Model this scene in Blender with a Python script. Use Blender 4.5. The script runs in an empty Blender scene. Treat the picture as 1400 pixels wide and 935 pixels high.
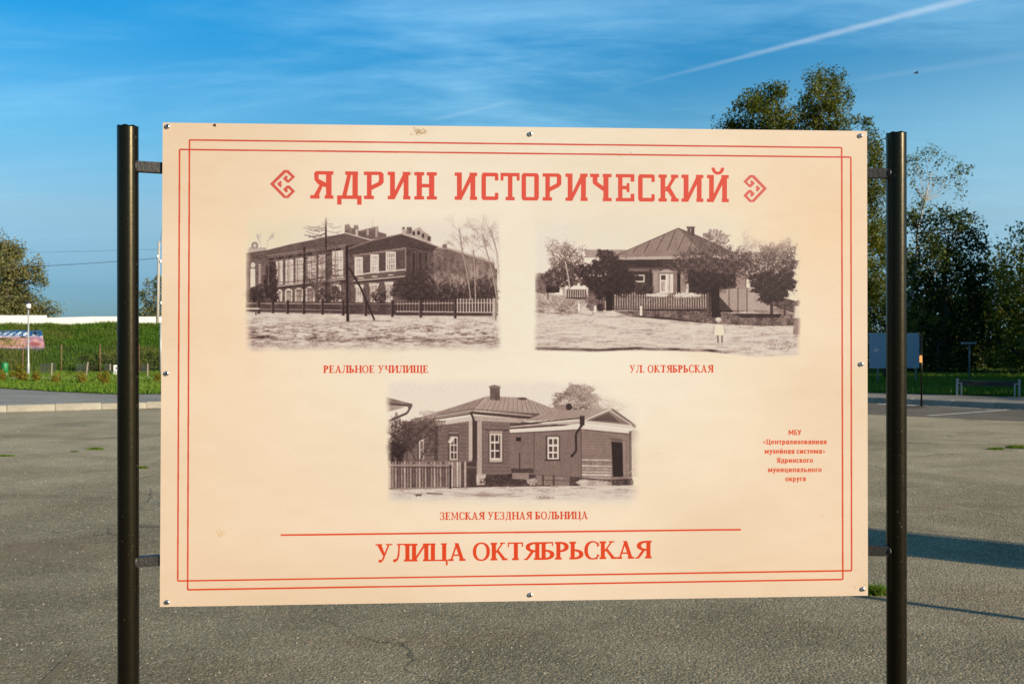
import bpy, bmesh, math, random
import numpy as np
from mathutils import Vector, Matrix

scene = bpy.context.scene
COL = scene.collection
random.seed(5)
rng = np.random.default_rng(5)

# ---------------------------------------------------------------- camera, sky, sun, exposure
F = 1361.0; EYE = 1.6            # focal length in pixels of the 1400 wide photograph, eye height
cam_d = bpy.data.cameras.new('camera'); cam = bpy.data.objects.new('camera', cam_d); COL.objects.link(cam)
cam.location = (0, 0, EYE); cam.rotation_euler = (math.radians(90), 0, 0)
cam_d.sensor_width = 36; cam_d.lens = 36*F/1400; cam_d.clip_start = .05; cam_d.clip_end = 12000
cam_d.dof.use_dof = True; cam_d.dof.focus_distance = 2.12; cam_d.dof.aperture_fstop = 15
scene.camera = cam
SUN = Vector((.836, -.549, math.tan(math.radians(17)))).normalized()
sun_d = bpy.data.lights.new('sun', 'SUN'); sun_d.energy = 5.0; sun_d.angle = math.radians(.53); sun_d.color = (1, .84, .63)
sun = bpy.data.objects.new('sun', sun_d); COL.objects.link(sun); sun.rotation_euler = SUN.to_track_quat('Z', 'Y').to_euler(); sun.location = (20, -20, 20)
scene.view_settings.view_transform = 'Standard'; scene.view_settings.look = 'None'; scene.view_settings.gamma = 1
scene.view_settings.exposure = 0.8

world = bpy.data.worlds.new('World'); scene.world = world; world.use_nodes = True
class NT:
    """small helper for node trees"""
    def __init__(s, tree): s.t = tree; s.N = tree.nodes; s.L = tree.links
    def n(s, kind, ins=None, **kw):
        o = s.N.new(kind)
        for k, v in kw.items(): setattr(o, k, v)
        for k, v in (ins or {}).items(): s.put(o.inputs[k], v)
        return o
    def put(s, sock, v):
        if hasattr(v, 'is_output') or isinstance(v, bpy.types.NodeSocket): s.L.new(v, sock)
        elif isinstance(v, bpy.types.Node): s.L.new(v.outputs[0], sock)
        else:
            if isinstance(v, tuple) and len(v) == 3 and sock.type == 'RGBA': v = (*v, 1)
            sock.default_value = v
    def m(s, op, a, b=0., c=None, clamp=False):
        o = s.N.new('ShaderNodeMath'); o.operation = op; o.use_clamp = clamp; s.put(o.inputs[0], a); s.put(o.inputs[1], b)
        if c is not None: s.put(o.inputs[2], c)
        return o.outputs[0]
    def mix(s, f, a, b, mode='MIX'):
        o = s.N.new('ShaderNodeMix'); o.data_type = 'RGBA'; o.blend_type = mode; s.put(o.inputs[0], f); s.put(o.inputs[6], a); s.put(o.inputs[7], b); return o.outputs[2]
    def ss(s, x, a, b):
        o = s.N.new('ShaderNodeMapRange'); o.interpolation_type = 'SMOOTHSTEP'; s.put(o.inputs[0], x); s.put(o.inputs[1], a); s.put(o.inputs[2], b); return o.outputs[0]
    def dot(s, v, k):
        o = s.N.new('ShaderNodeVectorMath'); o.operation = 'DOT_PRODUCT'; s.put(o.inputs[0], v); s.put(o.inputs[1], tuple(k)); return o.outputs[1]
    def noise(s, vec, scale, detail=3., rough=.55, dist=0.):
        return s.n('ShaderNodeTexNoise', {'Vector': vec, 'Scale': scale, 'Detail': detail, 'Roughness': rough, 'Distortion': dist}).outputs[0]
W = NT(world.node_tree); bg = world.node_tree.nodes['Background']
sky = W.n('ShaderNodeTexSky', sky_type='NISHITA', sun_disc=False, sun_elevation=math.radians(17), sun_rotation=math.atan2(SUN.x, SUN.y), altitude=100, air_density=1.0, dust_density=.6, ozone_density=3.0)
tc = W.n('ShaderNodeTexCoord').outputs['Generated']
dz = W.dot(tc, (0, 0, 1))
def direction(px, py): return Vector((px-700, F, 467.5-py)).normalized()
# the air itself: tinted towards the photograph's azure higher up
cr = W.n('ShaderNodeValToRGB', {0: dz}); el = cr.color_ramp.elements
for i, (p_, c_) in enumerate(((0., (.28, .48, .78)), (.05, (.34, .55, .83)), (.12, (.73, .84, .89)), (.19, (.54, 1.03, 1.11)), (.31, (.06, .98, 1.33)), (.7, (.55, .95, 1.15)))):
    e_ = el[i] if i < 2 else el.new(p_); e_.position = p_; e_.color = (*[v/1.3 for v in c_], 1)
base = W.mix(1., W.mix(1., sky.outputs[0], cr.outputs[0], 'MULTIPLY'), (1.3, 1.3, 1.3), 'MULTIPLY')
# cirrus veils, laid out on a plane high above
sep = W.n('ShaderNodeSeparateXYZ', {0: tc}); zz = W.m('ADD', W.m('MAXIMUM', sep.outputs[2], 0.), .12)
pl = W.n('ShaderNodeCombineXYZ', {0: W.m('DIVIDE', sep.outputs[0], zz), 1: W.m('DIVIDE', sep.outputs[1], zz), 2: 0.})
mp = W.n('ShaderNodeMapping', {0: pl.outputs[0], 'Rotation': (0, 0, math.radians(-22)), 'Scale': (.55, 1.5, 1)})
n1 = W.noise(mp.outputs[0], 1.1, 6., .6, .6); n2 = W.noise(mp.outputs[0], 5.5, 5., .6, 1.2)
mp2 = W.n('ShaderNodeMapping', {0: pl.outputs[0], 'Location': (.35, .2, 0)}); n3 = W.noise(mp2.outputs[0], .5, 2.)
veil = W.m('MULTIPLY', W.ss(W.m('ADD', W.m('MULTIPLY', n1, .75), W.m('MULTIPLY', n2, .16)), .36, .74), W.m('MULTIPLY', W.ss(n3, .30, .62), W.ss(dz, .04, .17)))
CLOUD = (5.0, 8.6, 10.6)
col = W.mix(W.m('ADD', W.m('MULTIPLY', veil, .48), W.m('MULTIPLY', W.m('MULTIPLY', W.ss(sep.outputs[0], .05, .6), W.m('SUBTRACT', 1., W.ss(dz, .17, .32))), .33)), base, CLOUD)
def trail(A, B, wid, k, fade0, fade1, nz):
    a, b = direction(*A), direction(*B); nrm = a.cross(b).normalized(); along = (b-a).normalized(); s0, s1 = a.dot(along), b.dot(along)
    d = W.m('ABSOLUTE', W.dot(tc, nrm)); t = W.dot(tc, along)
    tt = W.m('DIVIDE', W.m('SUBTRACT', t, s0), s1-s0)
    w_ = W.m('ADD', wid*.45, W.m('MULTIPLY', W.m('MAXIMUM', tt, 0.), wid*.55))
    r = W.m('DIVIDE', d, W.m('MULTIPLY', w_, W.m('ADD', .5, W.noise(tc, nz, 3.))))
    f = W.m('SUBTRACT', 1., W.ss(r, 0., 1.15)); f = W.m('MULTIPLY', f, W.ss(tt, *fade0)); f = W.m('MULTIPLY', f, W.m('SUBTRACT', 1., W.ss(tt, *fade1)))
    front = W.m('GREATER_THAN', W.dot(tc, (a+b).normalized()), .5)
    return W.m('MULTIPLY', W.m('MULTIPLY', f, k), front)
for a in (((850, 121), (1330, -3), .0046, .23, (-.1, .75), (1.0, 1.35), 60.), ((1150, 113), (1400, 76), .0056, .04, (-.1, .3), (1.0, 1.4), 40.), ((560, 172), (720, 134), .004, .06, (0., .4), (.7, 1.), 60.)):
    col = W.mix(trail(*a), col, (9.0, 9.3, 9.4))
W.put(bg.inputs[0], col); bg.inputs[1].default_value = .0715

# where a pixel of the photograph lies on the level z, or at the depth D
def at(px, py, z=0.0):
    D = (EYE-z)*F/(py-467.5); return Vector(((px-700)/F*D, D, z))
def atD(px, py, D): return Vector(((px-700)/F*D, D, EYE+(467.5-py)/F*D))
BW = 1.4957; BTOP = 2.0535
BL_X, BL_D, BR_X, BR_D = -0.7254, 2.059, 0.767, 2.157

# ---------------------------------------------------------------- object helpers
def tag(o, label=None, cat=None, group=None, kind=None):
    for k, v in (('label', label), ('category', cat), ('group', group), ('kind', kind)):
        if v: o[k] = v
    return o
def empty(name, loc, rz=0):
    o = bpy.data.objects.new(name, None); COL.objects.link(o); o.location = loc; o.rotation_euler.z = rz; o.empty_display_size = .2; return o
def link(name, me, mat, parent=None):
    o = bpy.data.objects.new(name, me); COL.objects.link(o)
    if mat and not me.materials: me.materials.append(mat)
    if parent: o.parent = parent
    return o
def copy_tree(o, parent=None):
    c = o.copy(); COL.objects.link(c); c.parent = parent
    for ch in list(o.children): copy_tree(ch, c)
    return c
class MB:
    def __init__(s): s.v = []; s.f = []
    def box(s, x0, x1, y0, y1, z0, z1, rot=None, org=(0, 0, 0), bev=0.):
        n = len(s.v)
        if bev:
            pts = []
            for z, i in ((z0, bev), (z0+bev, 0), (z1-bev, 0), (z1, bev)): pts += [(x0+i, y0+i, z), (x1-i, y0+i, z), (x1-i, y1-i, z), (x0+i, y1-i, z)]
            fs = [(3, 2, 1, 0), (12, 13, 14, 15)]+[(4*k+j, 4*k+(j+1) % 4, 4*k+4+(j+1) % 4, 4*k+4+j) for k in range(3) for j in range(4)]
        else:
            pts = [(x0, y0, z0), (x1, y0, z0), (x1, y1, z0), (x0, y1, z0), (x0, y0, z1), (x1, y0, z1), (x1, y1, z1), (x0, y1, z1)]
            fs = [(3, 2, 1, 0), (4, 5, 6, 7), (0, 1, 5, 4), (1, 2, 6, 5), (2, 3, 7, 6), (3, 0, 4, 7)]
        for p in pts:
            p = Vector(p)
            if rot is not None: p = rot @ p
            s.v.append(tuple(p+Vector(org)))
        s.f += [tuple(n+i for i in f) for f in fs]; return s
    def bar(s, a, b, w, h, up=(0, 0, 1)):
        a, b = Vector(a), Vector(b); d = (b-a).normalized(); r = d.cross(Vector(up))
        if r.length < 1e-4: r = d.cross(Vector((1, 0, 0)))
        r.normalize(); u = r.cross(d); n = len(s.v)
        for p in (a, b):
            for i, j in ((-1, -1), (1, -1), (1, 1), (-1, 1)): s.v.append(tuple(p+r*i*w/2+u*j*h/2))
        s.f += [tuple(n+i for i in f) for f in ((0, 1, 2, 3), (7, 6, 5, 4), (0, 4, 5, 1), (1, 5, 6, 2), (2, 6, 7, 3), (3, 7, 4, 0))]; return s
    def tube(s, pts, rad, k=8, caps=True):
        pts = [Vector(p) for p in pts]; rad = rad if isinstance(rad, (list, tuple)) else [rad]*len(pts); rings = []
        ref = Vector((.13, .31, .94)).normalized()
        for i, p in enumerate(pts):
            d = (pts[min(i+1, len(pts)-1)]-pts[max(i-1, 0)]).normalized()
            a = d.cross(ref if abs(d.dot(ref)) < .98 else Vector((1, 0, 0))).normalized(); b = d.cross(a); n = len(s.v)
            for j in range(k): t = 2*math.pi*j/k; s.v.append(tuple(p+(a*math.cos(t)+b*math.sin(t))*rad[i]))
            rings.append(n)
        for a, b in zip(rings[:-1], rings[1:]):
            for j in range(k): s.f.append((a+j, a+(j+1) % k, b+(j+1) % k, b+j))
        if caps: s.f.append(tuple(rings[0]+j for j in reversed(range(k)))); s.f.append(tuple(rings[-1]+j for j in range(k)))
        return s
    def lathe(s, prof, c=(0, 0, 0), k=16, axis='z'):
        rings = []
        for r, h in prof:
            n = len(s.v); rings.append(n)
            for j in range(k):
                t = 2*math.pi*j/k; x, y = r*math.cos(t), r*math.sin(t)
                p = (x, y, h) if axis == 'z' else ((x, -h, y) if axis == 'y' else (h, x, y)); s.v.append((p[0]+c[0], p[1]+c[1], p[2]+c[2]))
        for a, b in zip(rings[:-1], rings[1:]):
            for j in range(k): s.f.append((a+j, a+(j+1) % k, b+(j+1) % k, b+j))
        s.f.append(tuple(rings[0]+j for j in reversed(range(k)))); s.f.append(tuple(rings[-1]+j for j in range(k))); return s
    def quad(s, a, b, c, d): n = len(s.v); s.v += [tuple(a), tuple(b), tuple(c), tuple(d)]; s.f.append((n, n+1, n+2, n+3)); return s
    def sheet(s, pts, z): n = len(s.v); s.v += [(p[0], p[1], z) for p in pts]; s.f.append(tuple(range(n, n+len(pts)))); return s
    def mesh(s, name, smooth=False):
        me = bpy.data.meshes.new(name); me.from_pydata(s.v, [], s.f); me.validate(); me.update()
        if smooth: me.polygons.foreach_set('use_smooth', [True]*len(me.polygons))
        return me
    def build(s, name, mat, parent=None, smooth=False): return link(name, s.mesh(name, smooth), mat, parent)
def bulk(name, verts, nper, mat, parent=None, tint=None):
    """many separate n-gons in one mesh from a numpy array (count*nper, 3)"""
    me = bpy.data.meshes.new(name); n = len(verts)//nper
    me.vertices.add(n*nper); me.vertices.foreach_set('co', np.ascontiguousarray(verts, np.float32).ravel())
    me.loops.add(n*nper); me.loops.foreach_set('vertex_index', np.arange(n*nper, dtype=np.int32))
    me.polygons.add(n); me.polygons.foreach_set('loop_start', np.arange(0, n*nper, nper, dtype=np.int32)); me.polygons.foreach_set('loop_total', np.full(n, nper, np.int32))
    me.update(calc_edges=True)
    if tint is not None:
        a = me.attributes.new('tint', 'FLOAT', 'FACE'); a.data.foreach_set('value', tint.astype(np.float32))
    return link(name, me, mat, parent)

# ---------------------------------------------------------------- materials
def material(name):
    m = bpy.data.materials.new(name); m.use_nodes = True; t = NT(m.node_tree); return m, t, m.node_tree.nodes['Principled BSDF']
def simple(name, col, rough=.6, metal=0., var=.12, scale=12., bump=0., spec=.5):
    m, t, b = material(name); o = t.n('ShaderNodeTexCoord').outputs['Object']; n = t.noise(o, scale, 5., .6)
    c = t.mix(n, tuple(x*(1-var) for x in col), tuple(min(1, x*(1+var)) for x in col)); t.put(b.inputs['Base Color'], c)
    t.put(b.inputs['Roughness'], t.m('ADD', rough-.08, t.m('MULTIPLY', n, .16))); b.inputs['Metallic'].default_value = metal; b.inputs['Specular IOR Level'].default_value = spec
    if bump: t.put(b.inputs['Normal'], t.n('ShaderNodeBump', {'Strength': bump, 'Distance': .01, 'Height': t.noise(o, scale*5, 4.)}).outputs[0])
    return m
def asphalt(name, dark, light, brown, aggr=.5):
    m, t, b = material(name); o = t.n('ShaderNodeTexCoord').outputs['Object']
    big = t.noise(o, .16, 4., .6, .4); mid = t.noise(o, 1.1, 5., .62, .3); fine = t.noise(o, 34., 3., .7)
    st = t.n('ShaderNodeMapping', {0: o, 'Scale': (.25, 1.6, 1), 'Rotation': (0, 0, .06)}).outputs[0]; streak = t.noise(st, .8, 4., .6, .8)
    c = t.mix(t.ss(t.m('ADD', t.m('MULTIPLY', big, .5), t.m('MULTIPLY', mid, .5)), .40, .60), tuple(x*.93 for x in dark), tuple(x*1.04 for x in light))
    c = t.mix(t.m('MULTIPLY', t.ss(streak, .50, .72), .6), c, brown)
    v = t.n('ShaderNodeTexVoronoi', {'Vector': o, 'Scale': 72.}); rnd = t.n('ShaderNodeSeparateColor', {0: v.outputs['Color']})
    v2 = t.n('ShaderNodeTexVoronoi', {'Vector': o, 'Scale': 150.}); r2 = t.n('ShaderNodeSeparateColor', {0: v2.outputs['Color']})
    c = t.mix(t.m('MULTIPLY', t.ss(rnd.outputs[0], .80, .98), aggr), c, tuple(x*2.1 for x in light)); c = t.mix(t.m('MULTIPLY', t.ss(rnd.outputs[1], .72, .95), .7*aggr+.15), c, tuple(x*.32 for x in dark))
    c = t.mix(t.m('MULTIPLY', t.ss(r2.outputs[0], .75, .98), aggr*.8), c, tuple(x*1.9 for x in light)); c = t.mix(t.m('MULTIPLY', t.ss(fine, .55, .75), .45), c, tuple(x*.5 for x in dark))
    c = t.mix(t.m('MULTIPLY', t.ss(rnd.outputs[2], .93, .99), .55), c, (.33, .22, .12))
    c = t.mix(1., c, t.n('ShaderNodeCombineColor', {i: t.m('ADD', .72, t.m('MULTIPLY', rnd.outputs[1], .56)) for i in range(3)}).outputs[0], 'MULTIPLY')
    ys = t.n('ShaderNodeSeparateXYZ', {0: o}).outputs[1]; w_ = t.m('ADD', .74, t.m('MULTIPLY', t.ss(t.m('ADD', ys, t.m('MULTIPLY', big, 6.)), 4., 17.), .50))   # far part paler: brightening at a grazing view, painted into the colour
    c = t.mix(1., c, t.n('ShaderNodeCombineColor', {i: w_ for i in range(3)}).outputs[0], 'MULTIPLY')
    pt = t.m('MULTIPLY', t.ss(t.noise(t.n('ShaderNodeMapping', {0: o, 'Location': (3.1, 7.7, 0), 'Scale': (.7, 1.3, 1)}).outputs[0], .45, 5., .65, .5), .53, .66), .42*(aggr > .4)); c = t.mix(pt, c, tuple(x*.45 for x in brown))
    # hairline cracks
    wv = t.n('ShaderNodeVectorMath', {0: o, 1: t.n('ShaderNodeVectorMath', {0: t.n('ShaderNodeTexNoise', {'Vector': o, 'Scale': 1.4, 'Detail': 5.}).outputs[1], 1: (.9, .9, 0)}, operation='MULTIPLY').outputs[0]}, operation='ADD').outputs[0]
    vc = t.n('ShaderNodeTexVoronoi', {'Vector': wv, 'Scale': .17}, feature='DISTANCE_TO_EDGE').outputs[0]
    crack = t.m('MULTIPLY', t.m('SUBTRACT', 1., t.ss(vc, .0005, .0026)), t.ss(t.noise(o, .35, 2.), .46, .56)); c = t.mix(t.m('MULTIPLY', crack, .5), c, (.02, .018, .015))
    t.put(b.inputs['Base Color'], c); b.inputs['Roughness'].default_value = .88; b.inputs['Specular IOR Level'].default_value = .25
    h = t.m('ADD', t.m('MULTIPLY', v.outputs['Distance'], -.9), t.m('MULTIPLY', fine, .9)); h = t.m('SUBTRACT', h, t.m('MULTIPLY', crack, .3))
    t.put(b.inputs['Normal'], t.n('ShaderNodeBump', {'Strength': .55, 'Distance': .007, 'Height': h}).outputs[0]); return m
def leaf_mat(name, a, b_, c_, trans=.35, hue=.5):
    m, t, b = material(name); o = t.n('ShaderNodeTexCoord').outputs['Object']; tn = t.n('ShaderNodeAttribute', attribute_name='tint').outputs['Fac']
    c = t.mix(t.ss(tn, 0., .62), a, b_); c = t.mix(t.ss(tn, .70, 1.), c, c_); c = t.mix(t.m('MULTIPLY', t.ss(t.noise(o, .35, 3.), .4, .65), hue), c, c_)
    t.put(b.inputs['Base Color'], c); b.inputs['Roughness'].default_value = .62; b.inputs['Specular IOR Level'].default_value = .2
    tr = t.n('ShaderNodeBsdfTranslucent', {0: t.mix(1., c, (1.3, 1.25, .7), 'MULTIPLY')}); out = m.node_tree.nodes['Material Output']
    t.put(out.inputs[0], t.n('ShaderNodeMixShader', {0: trans, 1: b.outputs[0], 2: tr.outputs[0]}).outputs[0]); return m
MT = {
 'pole': None,
 'steel': simple('dark_steel', (.012, .010, .008), .5, 0., .3, 30., .15),
 'zinc': simple('zinc', (.62, .63, .64), .28, 1., .2, 60.),
 'kerb': simple('kerb_concrete', (.27, .25, .205), .9, 0., .5, 3., .6, .2),
 'concrete': simple('pole_concrete', (.34, .32, .28), .9, 0., .15, 3., .4, .2),
 'grey_metal': simple('grey_metal', (.36, .37, .37), .45, .3, .1, 8.),
 'white_sheet': simple('white_sheet', (.80, .79, .75), .6, 0., .05, 1.2),
 'lantern_glass': simple('lantern_glass', (.72, .74, .74), .25, 0., .05, 8.),
 'dark_cap': simple('dark_cap', (.03, .03, .035), .5),
 'green_plastic': simple('green_plastic', (.01, .16, .045), .5, 0., .12, 6.),
 'rust': simple('rusty_iron', (.16, .085, .045), .8, .1, .3, 20., .3),
 'wire': simple('wire_grey', (.07, .065, .055), .7, .2),
 'cable': simple('cable', (.03, .035, .045), .6),
 'wood': simple('stake_wood', (.28, .235, .16), .85, 0., .2, 14., .3),
 'bark': simple('bark', (.085, .068, .05), .95, 0., .4, 7., .6, .1),
 'birch_bark': simple('birch_bark', (.34, .32, .28), .9, 0., .5, 5., .5, .2),
 'blank_back': simple('grey_board', (.30, .36, .44), .55, 0., .05, 2.),
 'seat_wood': simple('dark_seat', (.02, .016, .014), .7, 0., .3, 20.),
 'orange': simple('orange_sticker', (.75, .28, .06), .5),
 'paint': simple('road_paint', (.52, .51, .47), .85, 0., .22, 9., .3, .2),
 'net': None,
 'bird': simple('bird_dark', (.02, .02, .02), .8),
 'composite': simple('board_edge', (.74, .62, .30), .5),
}
m, t, b = material('black_paint'); o = t.n('ShaderNodeTexCoord').outputs['Object']; n = t.noise(o, 60., 6., .7); n2 = t.noise(o, 4., 4.)
sc = t.ss(t.noise(t.n('ShaderNodeMapping', {0: o, 'Scale': (1, 1, .5)}).outputs[0], 260., 2., .5), .70, .80)
t.put(b.inputs['Base Color'], t.mix(t.m('MULTIPLY', sc, .5), t.mix(n2, (.002, .0018, .0014), (.006, .005, .003)), (.25, .22, .17))); t.put(b.inputs['Roughness'], t.m('ADD', .20, t.m('MULTIPLY', n, .16)))
b.inputs['Specular IOR Level'].default_value = .29; b.inputs['Specular Tint'].default_value = (1, .86, .55, 1); t.put(b.inputs['Normal'], t.n('ShaderNodeBump', {'Strength': .09, 'Distance': .002, 'Height': n}).outputs[0]); MT['pole'] = m
m, t, b = material('green_netting'); o = t.n('ShaderNodeTexCoord').outputs['Object']
b.inputs['Base Color'].default_value = (.05, .06, .055, 1); b.inputs['Roughness'].default_value = .8
t.put(b.inputs['Alpha'], t.m('ADD', .22, t.m('MULTIPLY', t.ss(t.noise(o, 30., 2.), .4, .6), .16))); MT['net'] = m
# ---------------------------------------------------------------- the flat print of the sign, drawn with numpy
PR = np.random.default_rng(11)
def vnoise(h, w, ch, cw, rng=PR):
    gh, gw = int(h/ch)+3, int(w/cw)+3
    g = rng.random((gh, gw), dtype=np.float32)
    y = np.arange(h, dtype=np.float32)/ch; x = np.arange(w, dtype=np.float32)/cw
    yi = y.astype(int); xi = x.astype(int); fy = y-yi; fx = x-xi
    fy = (fy*fy*(3-2*fy))[:, None]; fx = (fx*fx*(3-2*fx))[None]
    a = g[np.ix_(yi, xi)]; b = g[np.ix_(yi, xi+1)]; c = g[np.ix_(yi+1, xi)]; d = g[np.ix_(yi+1, xi+1)]
    return (a*(1-fx)+b*fx)*(1-fy)+(c*(1-fx)+d*fx)*fy-0.5
def pip(px, py, pts):
    r = np.zeros(px.shape, bool); n = len(pts)
    for i in range(n):
        x0, y0 = pts[i]; x1, y1 = pts[(i+1) % n]
        if y0 == y1: continue
        c = (y0 > py) != (y1 > py)
        r ^= c & (px < (x1-x0)*(py-y0)/(y1-y0)+x0)
    return r
class Pic:
    def __init__(s, w, h, v=0.9):
        s.w, s.h = w, h; s.a = np.full((h, w), v, np.float32)
    def poly(s, pts, v, n=0.0, k=1.0, vy=None):
        xs = [p[0] for p in pts]; ys = [p[1] for p in pts]
        x0, x1 = max(0, int(min(xs))-1), min(s.w, int(max(xs))+2); y0, y1 = max(0, int(min(ys))-1), min(s.h, int(max(ys))+2)
        if x1 <= x0 or y1 <= y0: return
        Y, X = np.mgrid[y0:y1, x0:x1].astype(np.float32)+0.5
        m = pip(X, Y, pts).astype(np.float32)*k
        val = v if vy is None else v+(vy-v)*(Y-y0)/(y1-y0)
        if n: val = val+n*vnoise(y1-y0, x1-x0, 5, 5)+n*0.7*vnoise(y1-y0, x1-x0, 30, 30)
        s.a[y0:y1, x0:x1] = s.a[y0:y1, x0:x1]*(1-m)+m*val
    def rect(s, x0, y0, x1, y1, v, n=0.0, k=1.0): s.poly([(x0, y0), (x1, y0), (x1, y1), (x0, y1)], v, n, k)
    def line(s, pts, w, v, k=1.0):
        for (x0, y0), (x1, y1) in zip(pts[:-1], pts[1:]):
            d = math.hypot(x1-x0, y1-y0) or 1; nx, ny = -(y1-y0)/d*w/2, (x1-x0)/d*w/2
            s.poly([(x0+nx, y0+ny), (x1+nx, y1+ny), (x1-nx, y1-ny), (x0-nx, y0-ny)], v, 0, k)
    def ell(s, cx, cy, rx, ry, v, k=1.0, n=0.0):
        s.poly([(cx+rx*math.cos(t*math.pi/10), cy+ry*math.sin(t*math.pi/10)) for t in range(20)], v, n, k)
    def dabs(s, num, cx, cy, rx, ry, v0, v1, r0=1.5, r1=4.0, k=0.75, p=0.5):
        num = int(num*1.7); r1 = r0+(r1-r0)*.62; r0 *= .8
        t = PR.random(num)*2*math.pi; q = PR.random(num)**p+PR.normal(size=num)*.07+(PR.random(num) < .04)*.14
        wob = 1+0.16*np.sin(3*t+PR.random()*6)+0.10*np.sin(7*t+PR.random()*6)+.07*np.sin(13*t+PR.random()*6)+.05*np.sin(23*t)
        x = cx+rx*q*np.cos(t)*wob; y = cy+ry*q*np.sin(t)*wob
        v = v0+(v1-v0)*np.clip(PR.random(num)**1.5*.75+.25*(.5+.5*np.sin(x/9.)*np.cos(y/7.))-.12*(y-cy)/ry, 0, 1)
        for i in range(num):
            r = r0+(r1-r0)*PR.random(); R = int(r+1)
            xi, yi = int(x[i]), int(y[i])
            if xi-R < 0 or yi-R < 0 or xi+R >= s.w or yi+R >= s.h: continue
            sub = s.a[yi-R:yi+R+1, xi-R:xi+R+1]; m = _disc(R, round(r, 1))*k
            sub *= 1-m; sub += m*v[i]
    def blur(s, n=1):
        for _ in range(n):
            a = s.a; b = a.copy(); b[1:-1] = (a[:-2]+2*a[1:-1]+a[2:])/4; c = b.copy(); c[:, 1:-1] = (b[:, :-2]+2*b[:, 1:-1]+b[:, 2:])/4; s.a = c
    def twigs(s, x, y, ang, ln, w, v, depth=4, k=0.8, spread=0.6):
        if depth == 0 or ln < 3: return
        x1 = x+math.cos(ang)*ln; y1 = y-math.sin(ang)*ln
        s.line([(x, y), (x1, y1)], max(w, 1.3), v, k)
        for j in range(2+(depth > 2)):
            s.twigs(x+(x1-x)*(0.6+0.4*PR.random()), y+(y1-y)*(0.6+0.4*PR.random()), ang+(PR.random()-0.5)*2*spread, ln*(0.6+0.2*PR.random()), w*0.62, v, depth-1, k, spread)
_dc = {}
def _disc(R, r):
    if (R, r) not in _dc:
        Y, X = np.mgrid[-R:R+1, -R:R+1]; _dc[(R, r)] = np.clip(r+0.5-np.sqrt(X*X+Y*Y), 0, 1).astype(np.float32)
    return _dc[(R, r)]
def ease(x, a, b): t = np.clip((x-a)/(b-a), 0, 1); return t*t*(3-2*t)

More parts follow.
